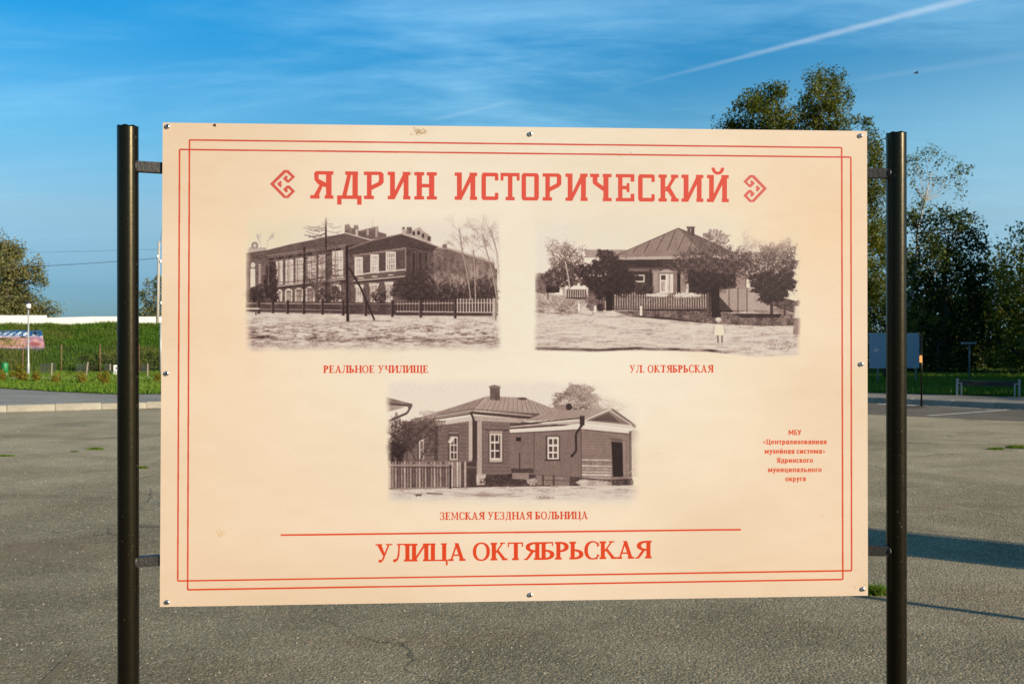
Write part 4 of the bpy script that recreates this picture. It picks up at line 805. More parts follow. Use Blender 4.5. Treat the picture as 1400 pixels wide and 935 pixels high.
# sand and grit gathered at the foot of the kerb
gv = []
for a, b in walk(kerb_line, .25):
    if a.y < 12: continue
    for k in range(16):
        p = a+(b-a)*random.random()+Vector((random.gauss(0, .03), -.12-abs(random.gauss(0, .09)), 0)); s = random.uniform(.008, .028); t_ = random.random()*6
        gv += [(p.x+s*math.cos(t_+q), p.y+s*math.sin(t_+q), .012+random.random()*.01) for q in (0, 2.1, 4.2)]
tag(bulk('grit', np.array(gv), 3, simple('grit', (.36, .32, .25), 1., 0., .3, 5.)), 'loose sand and grit gathered along the foot of the kerb', 'grit', kind='stuff')
# stray pebbles on the car park
gv = []
for k in range(2600):
    D = 4.2*math.exp(random.random()*1.5); X = random.uniform(-.58, .58)*D; s = random.uniform(.002, .0055)*(1+D*.06); t_ = random.random()*6; c = Vector((X, D, 0))
    P4 = [Vector((X+s*math.cos(t_+q), D+s*math.sin(t_+q), .0005)) for q in (0, 2.1, 4.2)]; T = Vector((X, D, s*.9))
    for i in range(3): gv += [tuple(P4[i]), tuple(P4[(i+1) % 3]), tuple(T)]
tag(bulk('pebbles', np.array(gv), 3, simple('pebble', (.30, .27, .22), .9, 0., .5, 3.)), 'tiny loose stones scattered over the worn asphalt', 'pebbles', kind='stuff')
# lawn with gentle bumps, then the bank and its flat top
def hn(x, y): return .5*math.sin(x*.7+1.3*math.sin(y*.5))+.3*math.sin(x*1.9+y*1.3)+.2*math.sin(x*4.1-y*2.7)
def taper(x): t = min(1, max(0, (x-4)/12)); return 1-t*t*(3-2*t)
def land(x, y):
    if y < 47.6: return G_LAWN+.02+.025*(hn(x, y)+.6)*min(1, (47.6-y)/2+.2)
    t = min(1, max(0, (y-48)/6.5)); k = taper(x)
    return G_LAWN+.02+(2.31*(t**.95)+.07*hn(x*1.3, y)*min(1, t*3))*k+.09*hn(x*.8, 3.)*t*k
S(MB().sheet(lawn_line[:]+[(60, 48), (-60, 48), (-60, 53)], G_LAWN+.012).build('lawn', m_turf))
xs = np.arange(-62, 30.1, .5); ys = [47.4]+list(np.arange(48, 55.1, .5))+[58, 66, 80, 110]
mb = MB(); n0 = 0
for y in ys:
    for x in xs: mb.v.append((x, y, land(x, min(y, 55)) if y <= 55 else land(x, 55)-.1))
nx = len(xs)
for j in range(len(ys)-1):
    for i in range(nx-1): mb.f.append((j*nx+i, j*nx+i+1, (j+1)*nx+i+1, (j+1)*nx+i))
S(mb.build('grass_bank', m_bankm, smooth=True))
# grass
def lawn_y(x): return np.interp(x, [p[0] for p in lawn_line[1:-1]], [p[1] for p in lawn_line[1:-1]])
def blades(n, xr, yr, h0, h1, w, mat, label, ztop=None):
    x = rng.uniform(*xr, n); y = rng.uniform(*yr, n); ok = y > lawn_y(x)+.05; x, y = x[ok], y[ok]; n = len(x)
    z = np.array([land(a, b) for a, b in zip(x, y)])-.02; cl = .5+.5*np.sin(x*1.7+np.sin(y*2.1)*2)*np.sin(y*1.3+x*.6)
    h = (h0+(h1-h0)*rng.random(n)**2)*(.6+.7*cl); t = rng.uniform(0, np.pi, n); lx, ly = rng.normal(0, .35, n)*h, rng.normal(0, .35, n)*h
    v = np.empty((n, 3, 3)); dx, dy = np.cos(t)*w/2, np.sin(t)*w/2
    v[:, 0] = np.stack([x-dx, y-dy, z], 1); v[:, 1] = np.stack([x+dx, y+dy, z], 1); v[:, 2] = np.stack([x+lx, y+ly, z+h], 1)
    return tag(bulk('grass', v.reshape(-1, 3), 3, mat, tint=np.clip(rng.random(n)*.6+cl*.4, 0, 1)), label, 'grass', kind='stuff')
m_gr = leaf_mat('grass_blades', (.05, .125, .008), (.10, .19, .015), (.20, .20, .04), .35, .25)
m_gb = leaf_mat('bank_blades', (.026, .075, .005), (.065, .14, .009), (.15, .125, .035), .3, .45)
blades(70000, (-25, -7), (26, 47.5), .05, .16, .05, m_gr, 'bright green mown grass left of the board beyond the path')
blades(26000, (-7, 8), (28, 47.5), .05, .16, .06, m_gr, 'mown grass in the middle, behind the information board')
blades(60000, (8, 30), (22, 42), .05, .20, .045, m_gr, 'shaded grass strip under the trees behind the bench')
blades(150000, (-34, -14), (47.5, 55.8), .05, .26, .05, m_gb, 'long dark green grass growing on the slope of the bank')
blades(40000, (-14, 14), (47.5, 55.6), .08, .30, .1, m_gb, 'long grass on the slope hidden behind the board')

# ---------------------------------------------------------------- the information board
img_a = make_print()
img = bpy.data.images.new('board_print', CW, CH); px = np.ones((CH, CW, 4), np.float32); px[..., :3] = img_a[::-1]; img.pixels.foreach_set(px.ravel()); img.update(); img.pack()
def print_mat(name, image, gain=(.55, .60, .72), rough=.42):
    m, t, b = material(name); it = t.n('ShaderNodeTexImage', interpolation='Cubic'); it.image = image; t.put(it.inputs[0], t.n('ShaderNodeUVMap').outputs[0])
    t.put(b.inputs['Base Color'], t.mix(1., it.outputs[0], gain, 'MULTIPLY')); b.inputs['Specular IOR Level'].default_value = .15
    o = t.n('ShaderNodeTexCoord').outputs['Object']; t.put(b.inputs['Roughness'], t.m('ADD', rough, t.m('MULTIPLY', t.noise(o, 7., 4.), .14)))
    t.put(b.inputs['Normal'], t.n('ShaderNodeBump', {'Strength': .2, 'Distance': .008, 'Height': t.noise(o, 2.2, 2.)}).outputs[0]); return m
m_print = print_mat('aged_print', img)
EX = Vector((BR_X-BL_X, BR_D-BL_D, 0)).normalized(); EN = Vector((EX.y, -EX.x, 0)); EZ = Vector((0, 0, 1)); BORG = Vector((BL_X, BL_D, 0))
def on(u, z, d=0.): return BORG+EX*u+EN*d+EZ*z     # u along the board, z height, d towards the viewer
def board_uz(px, py):
    t = (px-700)/F; u = (t*BL_D-BL_X)/((BR_X-BL_X)-t*(BR_D-BL_D))*BW; y = BL_D+u/BW*(BR_D-BL_D); return u, EYE-(py-467.5)/F*y
corners = [board_uz(*p) for p in ((223.2, 168.4), (1184.3, 180.0), (1185.6, 813.2), (219.2, 828.6))]
photo_px = [((325, 295), (695, 490)), ((722, 295), (1106, 487)), ((515, 515), (882, 694))]
def facesheet(name, ring, holes, z_off, parent):
    """front sheet of the panel, its UVs measured in metres on the print; rectangular holes are left for the photographs"""
    bm = bmesh.new(); uvl = bm.loops.layers.uv.new('UVMap')
    def face(pts):
        f = bm.faces.new([bm.verts.new(on(u, z, z_off)) for u, z in pts])
        for l, (u, z) in zip(f.loops, pts): l[uvl].uv = ((u+.01)*1800/CW, 1-((BTOP-z)+.015)*1800/CH)
    if not holes: face(ring)
    else:
        us = sorted({round(h[i], 6) for h in holes for i in (0, 2)}); zs = sorted({round(h[i], 6) for h in holes for i in (1, 3)})
        (u00, z00), (u10, z10), (u11, z11), (u01, z01) = ring    # TL TR BR BL
        def P_(i, j):   # grid node, outermost nodes ride on the slightly skewed outline
            U_ = [None]+us+[None]; Z_ = [None]+zs+[None]
            u, z = U_[i], Z_[j]
            if z is None: uu = u if u is not None else None; top = j == len(zs)+1
            if u is None and z is None: return (u00, z00) if (i == 0 and top) else (u10, z10) if top else (u01, z01) if i == 0 else (u11, z11)
            if u is None:
                a, b = ((u01, z01), (u00, z00)) if i == 0 else ((u11, z11), (u10, z10)); t = (z-a[1])/(b[1]-a[1]); return (a[0]+(b[0]-a[0])*t, z)
            if z is None:
                a, b = ((u00, z00), (u10, z10)) if top else ((u01, z01), (u11, z11)); t = (u-a[0])/(b[0]-a[0]); return (u, a[1]+(b[1]-a[1])*t)
            return (u, z)
        for i in range(len(us)+1):
            for j in range(len(zs)+1):
                q = [P_(i, j), P_(i+1, j), P_(i+1, j+1), P_(i, j+1)]; cu = sum(p[0] for p in q)/4; cz = sum(p[1] for p in q)/4
                if any(h[0] < cu < h[2] and h[1] < cz < h[3] for h in holes): continue
                face(q)
        bmesh.ops.remove_doubles(bm, verts=bm.verts, dist=1e-6)
    me = bpy.data.meshes.new(name); bm.to_mesh(me); bm.free(); return me
board = empty('information_board', (0, 0, 0)); tag(board, 'large cream information board with red Cyrillic title and three sepia photographs between two black posts', 'information board')
holes = []
for (a, b) in photo_px:
    u0, z1 = board_uz(*a); u1, z0 = board_uz(*b); holes.append((u0, z0, u1, z1))
TH = .004
core = MB(); q = [on(u, z, TH-.0004) for u, z in corners]; r = [on(u, z, 0) for u, z in corners]; n = 8
core.v = [tuple(p) for p in q+r]; core.f = [(0, 3, 2, 1), (4, 5, 6, 7), (0, 1, 5, 4), (1, 2, 6, 5), (2, 3, 7, 6), (3, 0, 4, 7)]; core.build('panel_core', MT['composite'], board)
link('printed_panel', facesheet('printed_panel', corners, holes, TH, board), m_print, board)
for h, lab in zip(holes, ('sepia photograph of a long two storey brick school behind a fence', 'sepia photograph of a wooden house with a small child on the street', 'sepia photograph of a single storey wooden hospital with a metal roof')):
    o = link('printed_photograph', facesheet('printed_photograph', [(h[0], h[3]), (h[2], h[3]), (h[2], h[1]), (h[0], h[1])], [], TH, board), m_print, board); o['label'] = lab
# posts, frame tubes and brackets
def post(px_, D, ztop, lean, parent, rad=.0212):
    x = (px_-700)/F*D; k = 28; me = MB(); prof = [(0, rad), (.3, rad), (.9, rad), (1, rad)]
    pts = [(x+lean, D+.0, -.1), (x+lean*.5, D, 1.0), (x+lean*.01, D, ztop-.006), (x, D, ztop-.002)]
    me.tube(pts, rad, k, False); base = len(me.v); 
    # cut, slightly ragged top with a wall thickness and a dark inside
    ring = [base-k+j for j in range(k)]; inner = []
    for j in ring: v = Vector(me.v[j]); me.v[j] = (v.x, v.y, v.z+.0012*math.sin(j*1.7)); c = Vector((x, D, v.z)); w = c+(v-c)*.86; me.v.append((w.x, w.y, v.z+.001*math.sin(j*1.7+1))); inner.append(len(me.v)-1)
    deep = []
    for j in inner: v = me.v[j]; me.v.append((v[0], v[1], v[2]-.12)); deep.append(len(me.v)-1)
    for j in range(k): j2 = (j+1) % k; me.f.append((ring[j], ring[j2], inner[j2], inner[j])); me.f.append((inner[j], inner[j2], deep[j2], deep[j]))
    me.f.append(tuple(deep))
    return me.build('post', MT['pole'], parent, True), Vector((x, D, 0))
pl_, PL = post(174.6, 2.052, EYE+(467.5-172)/F*2.052, .003, board); pr_, PR_ = post(1225.3, 2.165, EYE+(467.5-181.3)/F*2.165, .0015, board, .0211)
def zpx(py, D): return EYE+(467.5-py)/F*D
back = -.014; uL, uR = board_uz(231, 500)[0], board_uz(1177, 500)[0]
brk = [(pl_, 221, 235, -1), (pl_, 761, 774.5, -1), (pr_, 231.5, 243.5, 1), (pr_, 745.5, 759, 1)]
for (p_, y0, y1, sd) in brk:
    c = PL if sd < 0 else PR_; D = c.y; zc = (zpx(y0, D)+zpx(y1, D))/2; hh = (zpx(y0, D)-zpx(y1, D))
    a = Vector((c.x, c.y, zc)) + EX*(.019*(-sd)); b = on(uL-.01 if sd < 0 else uR+.01, zc, back)
    MB().bar(a, b, .02, hh).build('bracket', MT['steel'], board)
    w = MB(); w.lathe([(.010, -.004), (.0135, -.002), (.0145, .001), (.0115, .004)], (0, 0, 0), 14, 'x')
    o = w.build('weld_bead', MT['steel'], board, True); o.location = Vector((c.x, c.y, zc))+EX*(.0185*(-sd)); o.rotation_euler.z = math.atan2(EX.y, EX.x)+(math.pi if sd > 0 else 0)
for u in (uL, uR): MB().bar(on(u, 1.075, back), on(u, 2.03, back), .02, .02, (1, 0, 0)).build('frame_tube', MT['steel'], board)
for z in (1.066, 2.039): MB().bar(on(uL-.012, z, back), on(uR+.012, z, back), .02, .018).build('frame_tube', MT['steel'], board)
bolt = MB().lathe([(.0052, .0), (.0052, .0012), (.0046, .0028), (.0030, .0040), (.0012, .0044)], (0, 0, 0), 14, 'y').mesh('bolt', True)
sock = MB().lathe([(.0022, .0041), (.0022, .0048), (.0010, .0046)], (0, 0, 0), 6, 'y').mesh('bolt_recess')
for p in ((230.2, 173.8), (725, 184.2), (1175.2, 186.5), (229, 510.3), (1176.3, 497.8), (229.8, 822), (725, 812), (1178.5, 804.2)):
    u, z = board_uz(*p); o = link('bolt', bolt, MT['zinc'], board); o.location = on(u, z, TH); o.rotation_euler.z = math.atan2(EX.y, EX.x); k = link('bolt_recess', sock, MT['steel'], o)

# a second board of the same kind stands just outside the picture on the right and throws the broad shadow
nb = empty('neighbour_board', (7.65, 4.95, 0), .06); tag(nb, 'plain cream board on two black posts standing to the right, outside the picture', 'information board')
MB().box(-.75, .75, -.004, 0, 1.05, 2.07).build('panel', simple('plain_cream', (.72, .58, .40), .5, 0., .05, 3.), nb)
for x in (-.81, .81): MB().tube([(x, .01, -.1), (x, .01, 2.07)], .021, 16).build('post', MT['pole'], nb, True)
for x in (-.77, .77):
    for z in (1.15, 1.97): MB().box(x-.06, x+.06, 0, .02, z-.01, z+.01).build('bracket', MT['steel'], nb)

# ---------------------------------------------------------------- street lamps
def lamp(name, loc, h, label, group='park lamps on slim grey poles', rp=.036):
    r = empty(name, loc); tag(r, label, 'street lamp', group)
    MB().lathe([(.10, 0), (.10, .02), (rp+.015, .03), (rp+.012, .5), (rp, .54), (rp*.8, h-.36)], (0, 0, 0), 14).build('pole', MT['grey_metal'], r, True)
    MB().lathe([(.05, h-.36), (.09, h-.33), (.105, h-.30)], (0, 0, 0), 14).build('lamp_base', MT['dark_cap'], r, True)
    MB().lathe([(.092, h-.30), (.102, h-.2), (.098, h-.11)], (0, 0, 0), 16).build('lantern', MT['lantern_glass'], r, True)
    MB().lathe([(.10, h-.11), (.20, h-.09), (.19, h-.075), (.06, h-.02), (.02, h)], (0, 0, 0), 16).build('lamp_cap', MT['dark_cap'], r, True); return r
p = at(38.8, 513, G_LAWN+.02); lamp('street_lamp', p, 3.20, 'slim grey park lamp with dark cap standing in the grass before the mural')
lamp('street_lamp', (6.1, 3.7, 0), 3.5, 'slim grey park lamp outside the picture on the right, whose thin shadow crosses the asphalt')
lamp('street_lamp', (26.5, 3.4, 0), 6.2, 'tall grey lamp far outside the picture on the right', rp=.06)
p = at(1325.5, 521, G_LAWN+.02); q = empty('lamp_post', p); tag(q, 'thin unlit lamp post with short crossbar in the dark behind the bench', 'street lamp')
MB().tube([(0, 0, 0), (0, 0, (521-470)/F*p.y)], .028, 8).build('pole', simple('dull_metal', (.16, .17, .17), .6), q, True); MB().box(-.28, .22, -.07, .07, (521-470)/F*p.y-.01, (521-470)/F*p.y+.06).build('lamp_head', MT['grey_metal'], q)

# ---------------------------------------------------------------- white wall on the bank
wall = empty('white_wall', (0, 80, 2.3)); tag(wall, 'long low white wall along the top of the grass bank', 'wall')
xc = (63.5-700)/F*80
x = xc-7*3.9
for i in range(7): MB().box(x+.015, x+3.9-.015, -.1, .1, -.3, 1.44+.012*math.sin(i*2), bev=.01).build('wall_panel', MT['white_sheet'], wall); x += 3.9
x = xc
for i in range(12):
    w_ = 3.95; mb = MB().box(x+.015, x+w_-.015, -.1, .1, -.3, 1.335-.002*i, bev=.01)
    if i == 0:
        for k in (0, 3): pass
        mb.v = [(a, b, c-.10 if (c > 1 and a < x+.3) else c) for a, b, c in mb.v]
    mb.build('wall_panel', MT['white_sheet'], wall); x += w_

# ---------------------------------------------------------------- mural slab on the slope
MW, MH = 420, 130
def mural_img():
    r_ = np.random.default_rng(4); a = np.zeros((MH, MW, 3), np.float32); Y, X = np.mgrid[0:MH, 0:MW].astype(np.float32)
    wv = vnoise(MH, MW, 14, 20, r_)
    a[:] = np.array((.60, .42, .50)); w = ease(wv*1.6+.5, .2, .8)[..., None]; a[:] = a*(1-w)+w*np.array((.74, .52, .50))
    e = np.exp(-((X-250)/80)**2-((Y-92)/30)**2)[..., None]; a[:] = a*(1-e)+e*np.array((.80, .58, .40))
    band = ease(wv*10+44-Y, -3, 3)[..., None]; a[:] = a*(1-band)+band*np.array((.10, .32, .52))
    for k in range(9):
        x0 = 20+k*44; f = ((np.abs(X-x0-10) < 5+3*np.sin(k)) | (np.abs(X-x0-24) < 4) | ((np.abs(Y-22-(k % 3)*4) < 4) & (X > x0+5) & (X < x0+30))) & (Y > 9+4*(k % 2)) & (Y < 38)
        a[f] = (.78, .82, .84)
    f = (np.abs(Y-46-wv*10) < 4); a[f] = (.74, .68, .74)
    for (cx, cy, rx, ry, c) in ((330, 50, 14, 6, (.12, .12, .1)), (236, 62, 18, 6, (.25, .28, .16)), (370, 100, 30, 12, (.6, .25, .22)), (60, 100, 40, 10, (.66, .36, .34)), (30, 84, 22, 20, (.2, .22, .08)), (392, 22, 18, 14, (.06, .16, .26))):
        m = np.clip(1.4-((X-cx)/rx)**2-((Y-cy)/ry)**2+wv*1.2, 0, 1)[..., None]; a[:] = a*(1-m)+m*np.array(c)
    a *= (1+.25*vnoise(MH, MW, 3, 3, r_)+.2*vnoise(MH, MW, 8, 2, r_))[..., None]; g_ = a.mean(2, keepdims=True); return np.clip((a*.82+g_*.18)*1.15, 0, 1)
mi = bpy.data.images.new('mural_paint', MW, MH); q4 = np.ones((MH, MW, 4), np.float32); q4[..., :3] = mural_img()[::-1]; mi.pixels.foreach_set(q4.ravel()); mi.update(); mi.pack()
bm = bmesh.new(); uvl = bm.loops.layers.uv.new('UVMap'); x0, x1 = -28.6, (62-700)/F*51.6; slope = lambda t: (48+6.5*t, .16+2.31*t**.95+.16)
ya, za = slope(.40); yb, zb = slope(.815); nrm = Vector((0, -(zb-za), yb-ya)).normalized()
P0 = [Vector((x0, ya, za)), Vector(((61.5-700)/F*ya, ya, za)), Vector(((57-700)/F*yb, yb, zb)), Vector((x0, yb, zb))]; Q0 = [p_-nrm*.16 for p_ in P0]
vs = [bm.verts.new(p_) for p_ in P0+Q0]
for f_, uv in (((0, 1, 2, 3), ((0, 0), (1, 0), (1, 1), (0, 1))), ((7, 6, 5, 4), None), ((4, 5, 1, 0), None), ((5, 6, 2, 1), None), ((6, 7, 3, 2), None), ((7, 4, 0, 3), None)):
    f = bm.faces.new([vs[i] for i in f_])
    for l, u in zip(f.loops, uv or ((0, 0),)*4): l[uvl].uv = u
me = bpy.data.meshes.new('mural_slab'); bm.to_mesh(me); bm.free()
tag(link('mural_slab', me, print_mat('mural_print', mi, (.9, .9, .9), .8)), 'faded concrete slab painted pink and blue, leaning on the grass slope', 'mural')

# ---------------------------------------------------------------- mesh fence at the foot of the bank
fence = empty('mesh_fence', (0, 46.3, G_LAWN)); tag(fence, 'thin rusty wire mesh fence on tall posts along the foot of the bank', 'fence')
fx = [(px_-700)/F*46.3 for px_ in (-22, 31, 83.7, 137, 190)]; stepx = fx[2]-fx[1]; fx += [fx[-1]+stepx*k for k in range(1, 14)]
me_p = MB().tube([(0, 0, -.1), (0, 0, 1.36)], .022, 8).mesh('fence_post', True)
for i, x in enumerate(fx):
    o = link('fence_post', me_p, MT['wood'] if i == 2 else MT['rust'], fence); o.location = (x, 0, 0); o.rotation_euler.y = random.uniform(-.015, .015)
mb = MB()
for i in range(int((fx[-1]-fx[0])/.14)): x = fx[0]+i*.14; mb.bar((x, .04, .02), (x+random.uniform(-.01, .01), .04, 1.28+random.uniform(-.03, .03)), .007, .007, (0, 1, 0))
for z in (.05, .65, 1.27): mb.bar((fx[0], .045, z), (fx[-1], .045, z), .007, .007)
tag(mb.build('wire_mesh', MT['wire'], fence), kind='stuff')
# dark hedge at the fence foot, behind the netting
# concrete edging of the little path in the grass
pe = at(100, 517.3, G_LAWN+.05); edg = S(empty('path_edging', (0, 0, 0)))
eme = MB().box(-.49, .49, -.04, .04, -.02, .07, bev=.008).mesh('edging_stone')
for i in range(22): o = link('edging_stone', eme, MT['kerb'], edg); o.location = (pe.x-3.4+i*1.0, pe.y+.02*math.sin(i)+(i-5)*.01, G_LAWN+.02)
# stakes and netting guards
def stake(px_, py, h, lean, label, rad=.022, mt='wood'):
    p = at(px_, py, G_LAWN+.02); o = MB().tube([(0, 0, -.05), (lean*.5, 0, h*.5), (lean, .02, h)], [rad*1.1, rad, rad*.85], 7).build('stake', MT[mt], None, True); o.location = p
    return tag(o, label, 'stake', 'stakes in the lawn')
stake(70.6, 517.5, .62, 0, 'short pale stake with a dark top beside the lamp post'); stake(117.3, 517.8, .66, .08, 'leaning pale stake next to the left netting box'); stake(201.8, 518.5, .62, 0, 'short pale stake between the black post and the board edge')
stake(150.3, 513, .5, 0, 'short pale stake left of the white notice')
p = at(219.8, 514, G_LAWN+.02); o = MB().tube([(0, 0, -.05), (0, 0, 2.25)], .04, 8).build('white_pole', MT['grey_metal'], None, True); o.location = p; tag(o, 'tall pale grey pole standing right beside the left edge of the board', 'pole')
def net_box(px0, px1, py0, py1, label):
    p = at((px0+px1)/2, py1, G_LAWN+.02); w = (px1-px0)/F*p.y; h = (py1-py0)/F*p.y; r = empty('netting_guard', p); tag(r, label, 'netting guard', 'netting guards round saplings')
    for sx in (-1, 1):
        for sy in (0, 1): MB().tube([(sx*w/2, sy*w, -.03), (sx*w/2, sy*w, h)], .006, 6).build('stick', MT['wire'], r)
    mb = MB(); k = w/2-.014
    mb.quad((-k, .014, .02), (k, .014, .02), (k, .014, h-.02), (-k, .014, h-.02)); mb.quad((-k, w-.014, .02), (k, w-.014, .02), (k, w-.014, h-.02), (-k, w-.014, h-.02)); mb.quad((-k, .02, .02), (-k, w-.02, .02), (-k, w-.02, h-.02), (-k, .02, h-.02)); mb.quad((k, .02, .02), (k, w-.02, .02), (k, w-.02, h-.02), (k, .02, h-.02))
    mb.build('netting', MT['net'], r)
net_box(54.5, 69, 496.5, 512, 'dark netting box left of the short stake by the lamp'); net_box(104.5, 116.5, 496.5, 512, 'dark netting box beside the leaning stake'); net_box(192, 201, 498, 512, 'dark netting box visible between black post and board')
net_box(143, 150, 497, 511, 'dark netting box left of the small white notice')
# notice
p = at(158.5, 513.5, G_LAWN+.02); r = empty('notice', p); tag(r, 'small white notice with two dark symbols peeping out left of the black post', 'notice')
MB().tube([(.12, .02, -.05), (.12, .02, .55)], .02, 8).build('leg', MT['grey_metal'], r); k = p.y/F
MB().box(-3*k, 9*k, -.012, .012, 1.5*k, 14.5*k, bev=.003).build('sign_panel', MT['white_sheet'], r)
ink_m = simple('sign_ink', (.03, .045, .10), .5)
mb = MB(); mb.lathe([(1.05*k, .013), (1.05*k, .017)], (.6*k, 0, 11.0*k), 12, 'y'); mb.box(.1*k, 1.1*k, -.017, -.013, 8.4*k, 10.4*k); mb.box(-.4*k, 1.6*k, -.017, -.013, 9.2*k, 10.*k); mb.build('symbol', ink_m, r)
mb = MB(); mb.lathe([(1.1*k, .013), (1.1*k, .017)], (-.8*k, 0, 4.1*k), 12, 'y'); mb.box(-2.6*k, 8*k, -.017, -.013, 6.2*k, 6.8*k); mb.box(1.4*k, 5.4*k, -.017, -.013, 3.2*k, 4.8*k); mb.build('symbol', ink_m, r)
# bin
p = at(6.5, 514.5, G_LAWN+.02); r = empty('litter_bin', p); tag(r, 'small green litter bin on a leg at the far left of the lawn', 'litter bin')
MB().lathe([(.09, .14), (.125, .18), (.14, .52), (.135, .53)], (0, 0, 0), 14).build('bucket', MT['green_plastic'], r, True); MB().lathe([(.10, .53), (.145, .535), (.12, .57), (.05, .59)], (0, 0, 0), 14).build('rim', MT['green_plastic'], r, True); MB().tube([(0, .16, -.05), (0, .16, .5)], .02, 8).build('leg', MT['grey_metal'], r)
p = atD(-1, 424, 44); p.z = G_LAWN+.02

# ---------------------------------------------------------------- utility pole and wires
D = 60.; xx = (217.4-700)/F*D; zt = EYE+(467.5-330)/F*D; r = empty('utility_pole', (xx, D, 2.1)); tag(r, 'tall pale concrete utility pole on the bank beside the board edge', 'utility pole')
MB().tube([(-.10, 0, 0), (0, 0, zt-2.1)], [.10, .06], 10).build('shaft', MT['concrete'], r, True)
MB().bar((.02, 0, zt-2.2), (.30, 0, zt-1.85), .05, .05, (0, 1, 0)).build('bracket', MT['grey_metal'], r)
ins = MB().lathe([(.03, 0), (.06, .02), (.05, .07), (.07, .09), (.06, .15), (.02, .18)], (0, 0, 0), 10).mesh('insulator', True)
for dx, dz_ in ((.30, -1.86), (.12, -3.4), (-.06, -3.1), (.14, -5.9)): o = link('insulator', ins, MT['white_sheet'], r); o.location = (dx, -.04, zt+dz_)
def wire(pts, label, rad=.02):
    o = MB().tube(pts, rad, 6).build('overhead_wire', MT['cable']); return tag(o, label, 'wire', 'overhead wires across the sky')
def cat(p0, p1, sag, n=24): p0, p1 = Vector(p0), Vector(p1); return [p0.lerp(p1, i/n)-Vector((0, 0, sag*4*(i/n)*(1-i/n))) for i in range(n+1)]
P1 = atD(217, 353, 60); L1 = atD(-420, 362-6, 64); wire(cat(P1, L1, .62), 'lower, darker of the two wires crossing the sky at left', .014)
P2 = atD(222, 340.6, 60); L2 = atD(-420, 338, 66); wire(cat(P2, L2, .30), 'upper, fainter of the two wires crossing the sky at left', .007)
o = MB().tube([atD(219, 329, 60), atD(221.5, 314, 60.3), atD(224, 290, 61)], .012, 6).build('overhead_wire', MT['cable']); tag(o, 'short cable rising from the pole top behind the board edge', 'wire', 'overhead wires across the sky')

# ---------------------------------------------------------------- right side: second sign, post, bench
pa = at(1201, 524.5, G_LAWN+.02); D = pa.y; k = D/F; xa, xb = (1188.5-700)*k, (1256.5-700)*k; za, zb = EYE+(467.5-503.3)*k, EYE+(467.5-456)*k
r = empty('blank_board', (0, D, 0)); tag(r, 'plain grey blue blank board on two thin legs behind the right black post', 'board')
MB().box(xa, xb, -.02, .0, za, zb, bev=.004).build('panel', MT['blank_back'], r); MB().box(xa-.02, xb+.02, .003, .03, zb-.03, zb+.02).build('top_rail', MT['grey_metal'], r)
for px_ in (1201, 1253): x = (px_-700)*k; MB().tube([(x, .04, G_LAWN-.05), (x, .04, zb)], .03, 8).build('leg', MT['grey_metal'], r, True)
p = at(1259.8, 557.5, 0.004); D = p.y; k = D/F; r = empty('black_stand', p); tag(r, 'slim black stand pole with an orange sticker and flat foot beside the blank board', 'stand')
MB().tube([(0, 0, 0), (0, 0, (557.5-455)*k)], .022, 8).build('pole', MT['pole'], r, True); MB().box(-24*k, .04, -.06, .06, .002, .04, bev=.006).build('foot', MT['steel'], r); MB().box(-.058, .002, -.03, -.024, (557.5-495.5)*k, (557.5-486)*k).build('sticker', MT['orange'], r); MB().box(-.085, 0, -.012, .012, (557.5-457)*k-.04, (557.5-457)*k).build('top_bar', MT['pole'], r)
pb0, pb1 = at(1307, 540, G_LAWN), at(1396, 542, G_LAWN); mid = (pb0+pb1)/2; L_ = (pb1-pb0).length; r = empty('park_bench', mid, math.atan2(pb1.y-pb0.y, pb1.x-pb0.x)); tag(r, 'dark backless bench with pale metal end frames on the pavement', 'bench')
for i in range(4): MB().box(-L_/2+.08, L_/2-.08, -.21+i*.108, -.21+i*.108+.096, .355, .40, bev=.005).build('seat_board', MT['seat_wood'], r)
MB().box(-L_/2+.08, L_/2-.08, -.215, -.19, .27, .35).build('apron', MT['seat_wood'], r)
leg_m = simple('pale_metal', (.30, .31, .31), .5, .2, .1)
for sx in (-1, 1):
    x = sx*(L_/2-.04)
    for ys in (-.21, .19): MB().bar((x, ys, 0), (x, ys, .41), .045, .045, (0, 1, 0)).build('leg', leg_m, r)
    for xx2 in (-.11,): MB().bar((x+sx*xx2, -.21, 0), (x+sx*xx2, -.21, .345), .035, .035, (0, 1, 0)).build('leg', leg_m, r)
    MB().bar((x, -.235, .432), (x, .215, .432), .05, .035).build('arm_bar', leg_m, r); MB().bar((x-sx*.12, -.24, .34), (x+sx*.01, -.24, .34), .02, .03).build('rail', leg_m, r)

